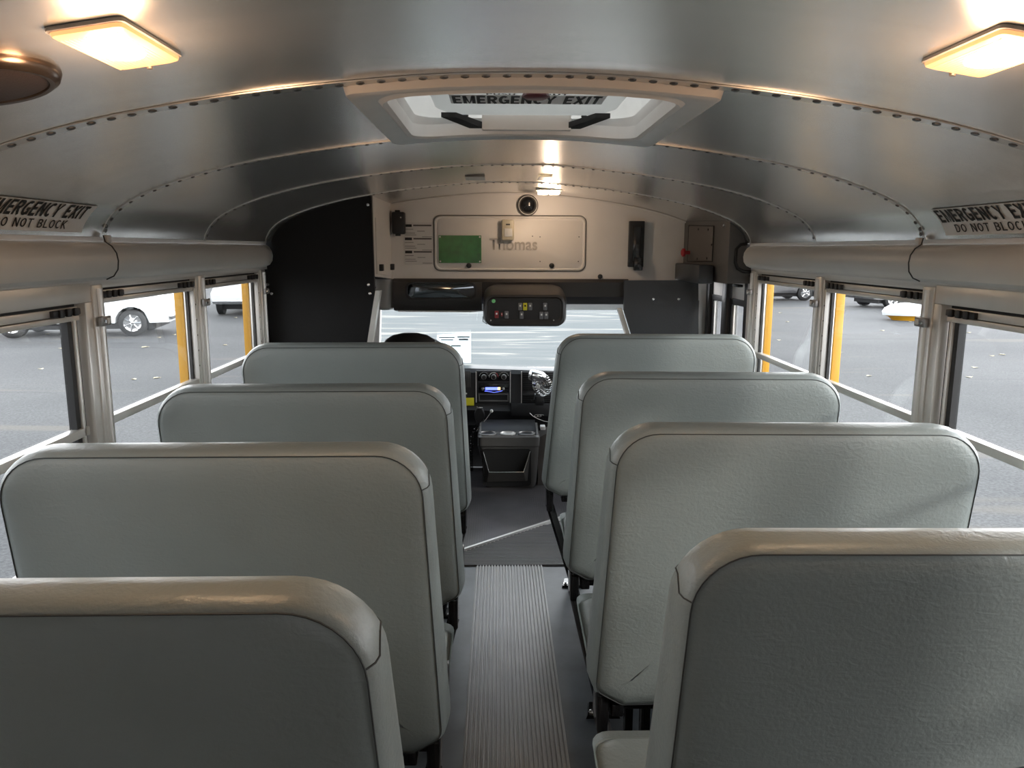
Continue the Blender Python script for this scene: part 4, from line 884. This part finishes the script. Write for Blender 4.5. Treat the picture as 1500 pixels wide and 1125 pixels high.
bm = new(); box(bm, dp(784, 580).x, dp(795, 580).x, 4.90, 4.96, dp(790, 590).z, dp(790, 577).z, .003); obj('bracket_base', bm, 'black', fn)
bm = new(); tube(bm, [dp(776, 605, 4.93), dp(781, 610, 4.93), dp(789, 614, 4.93), dp(797, 617, 4.93), dp(810, 619, 4.93)], .0025, 6); tube(bm, [dp(784+4*math.cos(R(30*i))+.4*i, 609+1.6*math.sin(R(30*i)), 4.93) for i in range(24)], .0016, 5)
tag(obj('loose_cable', bm, 'alu'), 'thin pale cable looping below the dashboard shelf', 'cable')
# engine cover console with cup holders and bin
YC = 4.63
co_ = thing('console', (.0, YC, 0), 'dark engine cover console with cup holders and open bin on the floor', 'console')
def cp(px, py, y=YC): return pt(px, py, y=y)
def cl_(x0, x1, y, z): return None
bm = new()
xs_b = (cp(709, 714).x, cp(786, 714).x); xs_t = (cp(701, 640).x, cp(790, 640).x)
def crossx(x0, x1, yf, yb, z, r=.03):
    return [(x, y, z) for x, y in rrect(x0, x1, yf, yb, r, 4)]
zb_, z1_, z2_, z3_ = .0, cp(745, 705).z, cp(745, 655).z, cp(745, 641).z
ring(bm, [crossx(xs_b[0]+.01, xs_b[1]-.01, YC+.012, 5.02, 0), crossx(xs_b[0], xs_b[1], YC+.002, 5.02, .03), crossx(xs_b[0]-.012, xs_b[1]+.008, YC, 5.02, .15), crossx(xs_t[0]-.002, xs_t[1], YC-.004, 5.02, z2_), crossx(xs_t[0]-.006, xs_t[1]+.004, YC-.014, 5.02, z2_+.01), crossx(xs_t[0]-.006, xs_t[1]+.004, YC-.016, 5.02, z3_+.004), crossx(xs_t[0]+.006, xs_t[1]-.008, YC-.004, 5.02, z3_+.014, .025), crossx(xs_t[0]+.014, xs_t[1]-.016, YC+.006, 5.01, z3_+.008, .02)])
obj('body', bm, 'console', co_)
for px, rr in ((714, .052), (744, .046), (772, .050)):
    c_ = Vector((cp(px, 636).x, YC+.065, z3_+.006)); bm = new()
    ring(bm, [[(c_.x+rr*a_*math.cos(R(15*i)), c_.y+rr*.85*a_*math.sin(R(15*i)), c_.z+dz) for i in range(24)] for a_, dz in ((1.04, -.002), (1.08, .008), (1.0, .010), (.93, .004))], cap0=False, cap1=False); ch = obj('cup_holder', bm, 'alu_dark' if px != 744 else 'alu', co_)
    bm = new(); ring(bm, [[(c_.x+rr*a_*math.cos(R(15*i)), c_.y+rr*.85*a_*math.sin(R(15*i)), c_.z+dz) for i in range(24)] for a_, dz in ((.95, .0045), (.85, .0035))]); obj('cup_well', bm, 'ink' if px != 744 else 'alu', ch)
bm = new(); prism(bm, [(YC+.13, z3_+.005), (YC+.16, z3_+.03), (4.94, z3_+.045), (4.96, z3_+.005)], 0, xs_t[0]+.012, xs_t[1]-.014); obj('rear_ledge', bm, 'dash', co_)
for s_, xx in ((-1, xs_t[0]+.004), (1, xs_t[1]-.016)):
    bm = new(); prism(bm, [(YC+.02, z3_+.005), (YC+.10, z3_+.035), (YC+.2, z3_+.05), (YC+.2, z3_), ], 0, xx, xx+.012); obj('side_rail', bm, 'console', co_)
a, b_ = cp(707, 711), cp(778, 657)
bm = new(); prism(bm, rrect(a.x, b_.x, a.z, b_.z, .02, 4), 1, YC-.012, YC-.004); rc = obj('bin_surround', bm, 'ink', co_)
q = [cp(x, y) for x, y in ((708, 661), (776.5, 660), (766.5, 687.5), (716.5, 687.5), (711, 704), (772, 703), (775, 685), (709.5, 685))]
bm = new(); yb = YC-.014
fr = [Vector((q[3].x, yb-.045, q[3].z)), Vector((q[2].x, yb-.045, q[2].z)), Vector((q[5].x-.01, yb-.012, q[5].z)), Vector((q[4].x+.01, yb-.012, q[4].z))]
Lt, Rt = Vector((q[0].x, yb, q[0].z)), Vector((q[1].x, yb, q[1].z)); Lb, Rb = Vector((q[4].x-.004, yb, q[4].z)), Vector((q[5].x+.004, yb, q[5].z))
vs = [bm.verts.new(v) for v in fr+[Lt, Rt, Lb, Rb]]
for f_ in ((0, 1, 2, 3), (0, 3, 6, 4), (1, 5, 7, 2), (3, 2, 7, 6)): bm.faces.new([vs[i] for i in f_])
bmesh.ops.solidify(bm, geom=bm.faces[:], thickness=.004); tr = obj('bin_tray', bm, 'console', co_, smooth=False)
bm = new(); tube(bm, [Lt, fr[0], fr[1], Rt], .0035, 6); obj('tray_rim', bm, 'chrome', tr)
q = cp(795, 626, 4.75); bm = new(); box(bm, q.x-.016, q.x+.016, 4.72, 4.78, q.z-.012, q.z+.012, .005); tag(obj('cable_plug', bm, 'white'), 'small white plug beside the top right of the console', 'plug')
bm = new(); ring(bm, [[(.20, 4.70, .0), (.26, 4.70, 0), (.26, 4.9, 0), (.20, 4.9, 0)], [(.205, 4.74, .30), (.28, 4.74, .34), (.28, 4.9, .34), (.205, 4.9, .30)]]); tag(obj('footwell_cover', bm, 'panel_grey'), 'pinkish grey footwell cover right of the console', 'cover')
# driver seat and steering wheel
ds = thing('driver_seat', (-.52, 4.28, 0), 'black driver seat with rounded headrest behind the left seats', 'driver seat')
bm = new(); ring(bm, [[(-.535+w_*math.cos(R(15*i)), 4.22+.055*k_*math.sin(R(15*i))+(1.05-z)*.1, z) for i in range(24)] for z, w_, k_ in ((.38, .20, 1), (.5, .235, 1.2), (.75, .235, 1.2), (.88, .20, 1.1), (.94, .165, 1.05), (.985, .135, 1), (1.01, .095, .8), (1.022, .04, .5))]); obj('backrest', bm, 'black_vinyl', ds)
bm = new(); box(bm, -.76, -.30, 4.26, 4.72, .34, .48, .04, seg=3); obj('cushion', bm, 'black_vinyl', ds)
bm = new(); box(bm, -.70, -.36, 4.30, 4.68, .0, .34, .02); obj('pedestal', bm, 'black', ds)
stw = thing('steering_wheel', (-.53, 4.9, .72), 'dark steering wheel in front of the driver seat', 'steering wheel')
sc_ = Vector((-.53, 4.74, .76)); sa = Vector((0, -.86, .5)).normalized(); su = Vector((1, 0, 0)); sv = sa.cross(su)
bm = new(); tube(bm, [sc_+(su*math.cos(R(12*i))+sv*math.sin(R(12*i)))*.185 for i in range(30)], .014, 8, closed=True); obj('rim', bm, 'grey_plastic', stw)
bm = new(); lathe(bm, sc_, -sa, [(.05, -.01), (.065, .01), (.04, .05), (.03, .12)], 16)
for a in (200, 340, 90): tube(bm, [sc_, sc_+(su*math.cos(R(a))+sv*math.sin(R(a)))*.18], .012, 6)
obj('hub', bm, 'black', stw)
# paper on the windshield
def ws(px, py):
    d = c2w(Vector(((px-PX)/F, (py-PY)/F, 1))); nrm_ = Vector((0, -(1.13-.58), -(5.45-4.72))); P0 = Vector((0, 4.71, 1.13)); t = (P0-CAM).dot(nrm_)/d.dot(nrm_); return CAM+t*d
wp = thing('windshield_notice', tuple(ws(665, 532)), 'pale blue paper notice stuck on the windshield left of centre', 'notice')
q = [ws(640, 490), ws(690, 487), ws(690, 531), ws(640, 531)]; bm = new(); bm.faces.new([bm.verts.new(v+Vector((0, -.002, -.0015))) for v in q]); obj('sheet', bm, 'paper_lit', wp)
bm = new()
for x0, x1, y0, y1 in ((643, 666, 493, 494.5), (646, 664, 496.5, 498), (661, 675, 505, 507), (670, 688, 492, 494), (672, 686, 495.5, 498)):
    q = [ws(x0, y0), ws(x1, y0), ws(x1, y1), ws(x0, y1)]; ring(bm, [[v+Vector((0, -.003, -.002)) for v in q], [v+Vector((0, -.0035, -.0025)) for v in q]])
obj('faint_print', bm, 'car_silver', wp)
# ------------------------------------------------------------------ outside
GZ = -.75
bm = new(); box(bm, -60, 60, -30, 90, GZ-.05, GZ); struct(obj('ground', bm, 'asphalt'))
bm = new(); prism(bm, [(-1.7, 7), (1.6, 7), (13, 70), (-13, 70)], 2, GZ, GZ+.012); struct(obj('ground_glare', bm, 'glare_pale'))  # wedge cut to the windshield view, its pale colour standing for glare
bm = new(); ring(bm, [[(-.95, 5.52, .60), (.95, 5.52, .60), (.95, 5.52, -.2), (-.95, 5.52, -.2)], [(-.88, 6.4, .50), (.88, 6.4, .50), (.95, 6.4, -.2), (-.95, 6.4, -.2)], [(-.80, 6.62, .42), (.80, 6.62, .42), (.9, 6.62, -.2), (-.9, 6.62, -.2)]])
tag(obj('van_hood', bm, 'car_white'), 'bright white hood just beyond the windshield', 'hood')
def car(loc, ang, body, label, kind='sedan', cat='car'):
    t = thing('parked_car' if kind != 'van' else 'parked_van', loc, label, cat); M = Matrix.Translation(loc) @ Matrix.Rotation(ang, 4, 'Z')
    if kind == 'sedan':
        P = [(-2.2, .35), (-2.2, .62), (-2.0, .84), (-.95, .96), (-.55, 1.05), (-.1, 1.42), (.8, 1.46), (1.45, 1.08), (2.15, 1.0), (2.25, .7), (2.25, .35)]; base = .98
        G = [(-.72, .98), (-.08, 1.38), (.78, 1.42), (1.36, 1.06), (1.3, .98)]; wx = (-1.4, 1.38); hw = .9; wr = .34
    else:
        P = [(-2.6, .4), (-2.65, .75), (-2.5, 1.15), (-1.5, 1.32), (-.9, 2.0), (2.6, 2.05), (2.65, .4)]; G = [(-1.38, 1.3), (-.85, 1.88), (-.1, 1.9), (-.1, 1.3)]; wx = (-1.75, 1.7); hw = 1.0; wr = .38
    # body profile with wheel arches cut in the lower edge
    low = []
    for xw in (wx[1], wx[0]):
        low += [(xw+(wr+.07)*math.cos(R(a)), max(.30, wr+(wr+.07)*math.sin(R(a)))) for a in range(0, 181, 20)]
    poly = P+low
    bm = new(); ring(bm, [[M @ Vector((x, y*hw*(1 if z < 1.0 else .84), z)) for x, z in poly] for y in (-1, 1)])
    bmesh.ops.triangulate(bm, faces=[f for f in bm.faces if len(f.verts) > 8]); obj('body', bm, body, t)
    for y in (-1, 1):
        bm = new(); ring(bm, [[M @ Vector((x, y*(hw*(.90 if z < 1.1 else .84)+.012+d), z)) for x, z in G] for d in (0, .01)]); obj('side_glass', bm, 'car_glass', t)
        for xw in wx:
            c_ = M @ Vector((xw, y*(hw-.22), wr)); axw = M.to_3x3() @ Vector((0, y, 0))
            bm = new(); lathe(bm, c_, axw, [(wr*.6, 0), (wr, .01), (wr, .19), (wr*.9, .215), (wr*.66, .22), (wr*.62, .19)], 28); wh = obj('wheel', bm, 'rubber', t)
            bm = new(); lathe(bm, c_+axw*.19, axw, [(wr*.62, 0), (wr*.64, .02), (wr*.5, .01), (wr*.16, .025), (.03, .03)], 14)
            for i in range(7):
                a = R(i*360/7); e = M.to_3x3() @ Vector((math.cos(a), 0, math.sin(a))); tube(bm, [c_+axw*.22+e*.05, c_+axw*.215+e*wr*.6], .022, 5)
            obj('rim', bm, 'chrome', wh)
    bm = new(); box(bm, P[0][0]-.10, P[0][0]+.08, -hw*.95, hw*.95, .42, .56, .03, M=M); box(bm, P[-1][0]-.08, P[-1][0]+.10, -hw*.95, hw*.95, .42, .56, .03, M=M); obj('bumper', bm, 'chrome', t)
    bm = new(); box(bm, P[0][0]-.03, P[0][0]+.1, -hw*.6, hw*.6, .60, .76, .01, M=M); obj('grille', bm, 'black', t)
    for y in (-1, 1):
        bm = new(); box(bm, P[0][0]-.035, P[0][0]+.1, y*hw*.66, y*hw*.94, .62, .76, .02, M=M); obj('headlamp', bm, 'car_silver', t)
    bm = new(); box(bm, -1.9, 1.9, -hw*.8, hw*.8, .18, .36, 0, M=M); obj('underbody', bm, 'black', t)
car((-10.85, 20.3, GZ), R(10), 'car_white', 'white parked car seen through the second left window', 'sedan')
car((-8.75, 28.2, GZ), R(96), 'car_white', 'white parked van facing the bus, seen through the far left window', 'van', 'van')
car((12.0, 34.6, GZ), R(186), 'car_dark', 'black parked car with bright wheel rim seen through the far right window')
car((16.3, 30.6, GZ), R(192), 'car_dark', 'black parked car seen through the second right window')
lb = thing('low_standin', (13.4, 24.6, GZ), 'low rounded white and yellow stand-in object on the asphalt beyond the second right window', 'standin')  # solid stand-in for an unidentified white and yellow patch seen in the glass
bm = new(); ring(bm, [[(13.4+1.05*k_*math.cos(R(15*i)), 24.6+.5*k_*math.sin(R(15*i)), GZ+z) for i in range(24)] for k_, z in ((1.0, .16), (1.02, .26), (.96, .38), (.80, .48), (.5, .54), (.2, .56))]); obj('dome', bm, 'car_white', lb)
bm = new(); ring(bm, [[(13.4+1.05*k_*math.cos(R(15*i)), 24.6+.5*k_*math.sin(R(15*i)), GZ+z) for i in range(24)] for k_, z in ((.70, .0), (.82, .10), (.98, .16), (1.0, .22))]); obj('base', bm, 'yellow', lb)
# fallen leaves on the asphalt
sp_ = [(345, 465), (233, 494), (230, 553), (196, 555), (255, 490), (213, 508), (330, 505), (18, 482), (70, 489), (90, 510), (1141, 498), (1143, 458), (1230, 516), (1273, 550), (1333, 471), (1236, 456), (1292, 484), (1419, 487), (1453, 521), (1468, 519), (1428, 538), (1420, 552), (1153, 471), (300, 490), (60, 540)]
proto = None
for i, (px, py) in enumerate(sp_):
    q = pt(px, py, z=GZ+.01)
    if proto is None:
        bm = new(); pr_ = [(0, -.07), (.045, -.03), (.03, .0), (.055, .03), (.02, .035), (0, .08), (-.02, .04), (-.055, .025), (-.03, 0), (-.04, -.035)]
        v0 = [bm.verts.new((x, y, .012+.25*abs(x))) for x, y in pr_]; v1 = [bm.verts.new((x, y, .008+.25*abs(x))) for x, y in pr_]; c0 = bm.verts.new((0, 0, .016)); c1 = bm.verts.new((0, 0, .006))
        for k_ in range(10):
            j = (k_+1) % 10; bm.faces.new((v0[k_], v0[j], c0)); bm.faces.new((v1[j], v1[k_], c1)); bm.faces.new((v0[k_], v1[k_], v1[j], v0[j]))
        proto = obj('fallen_leaf', bm, 'leaf'); lf = proto
    else: lf = proto.copy(); C.objects.link(lf)
    lf.location = (q.x, q.y, GZ); lf.rotation_euler = (0, 0, random.uniform(0, 6)); sc = max(.55, min(1.3, q.length/16))*random.uniform(.7, 1.2); lf.scale = (sc, sc*random.uniform(.6, 1), 1)
    tag(lf, 'small pale yellow leaf lying on the asphalt outside', 'leaf', 'fallen leaves on the asphalt')
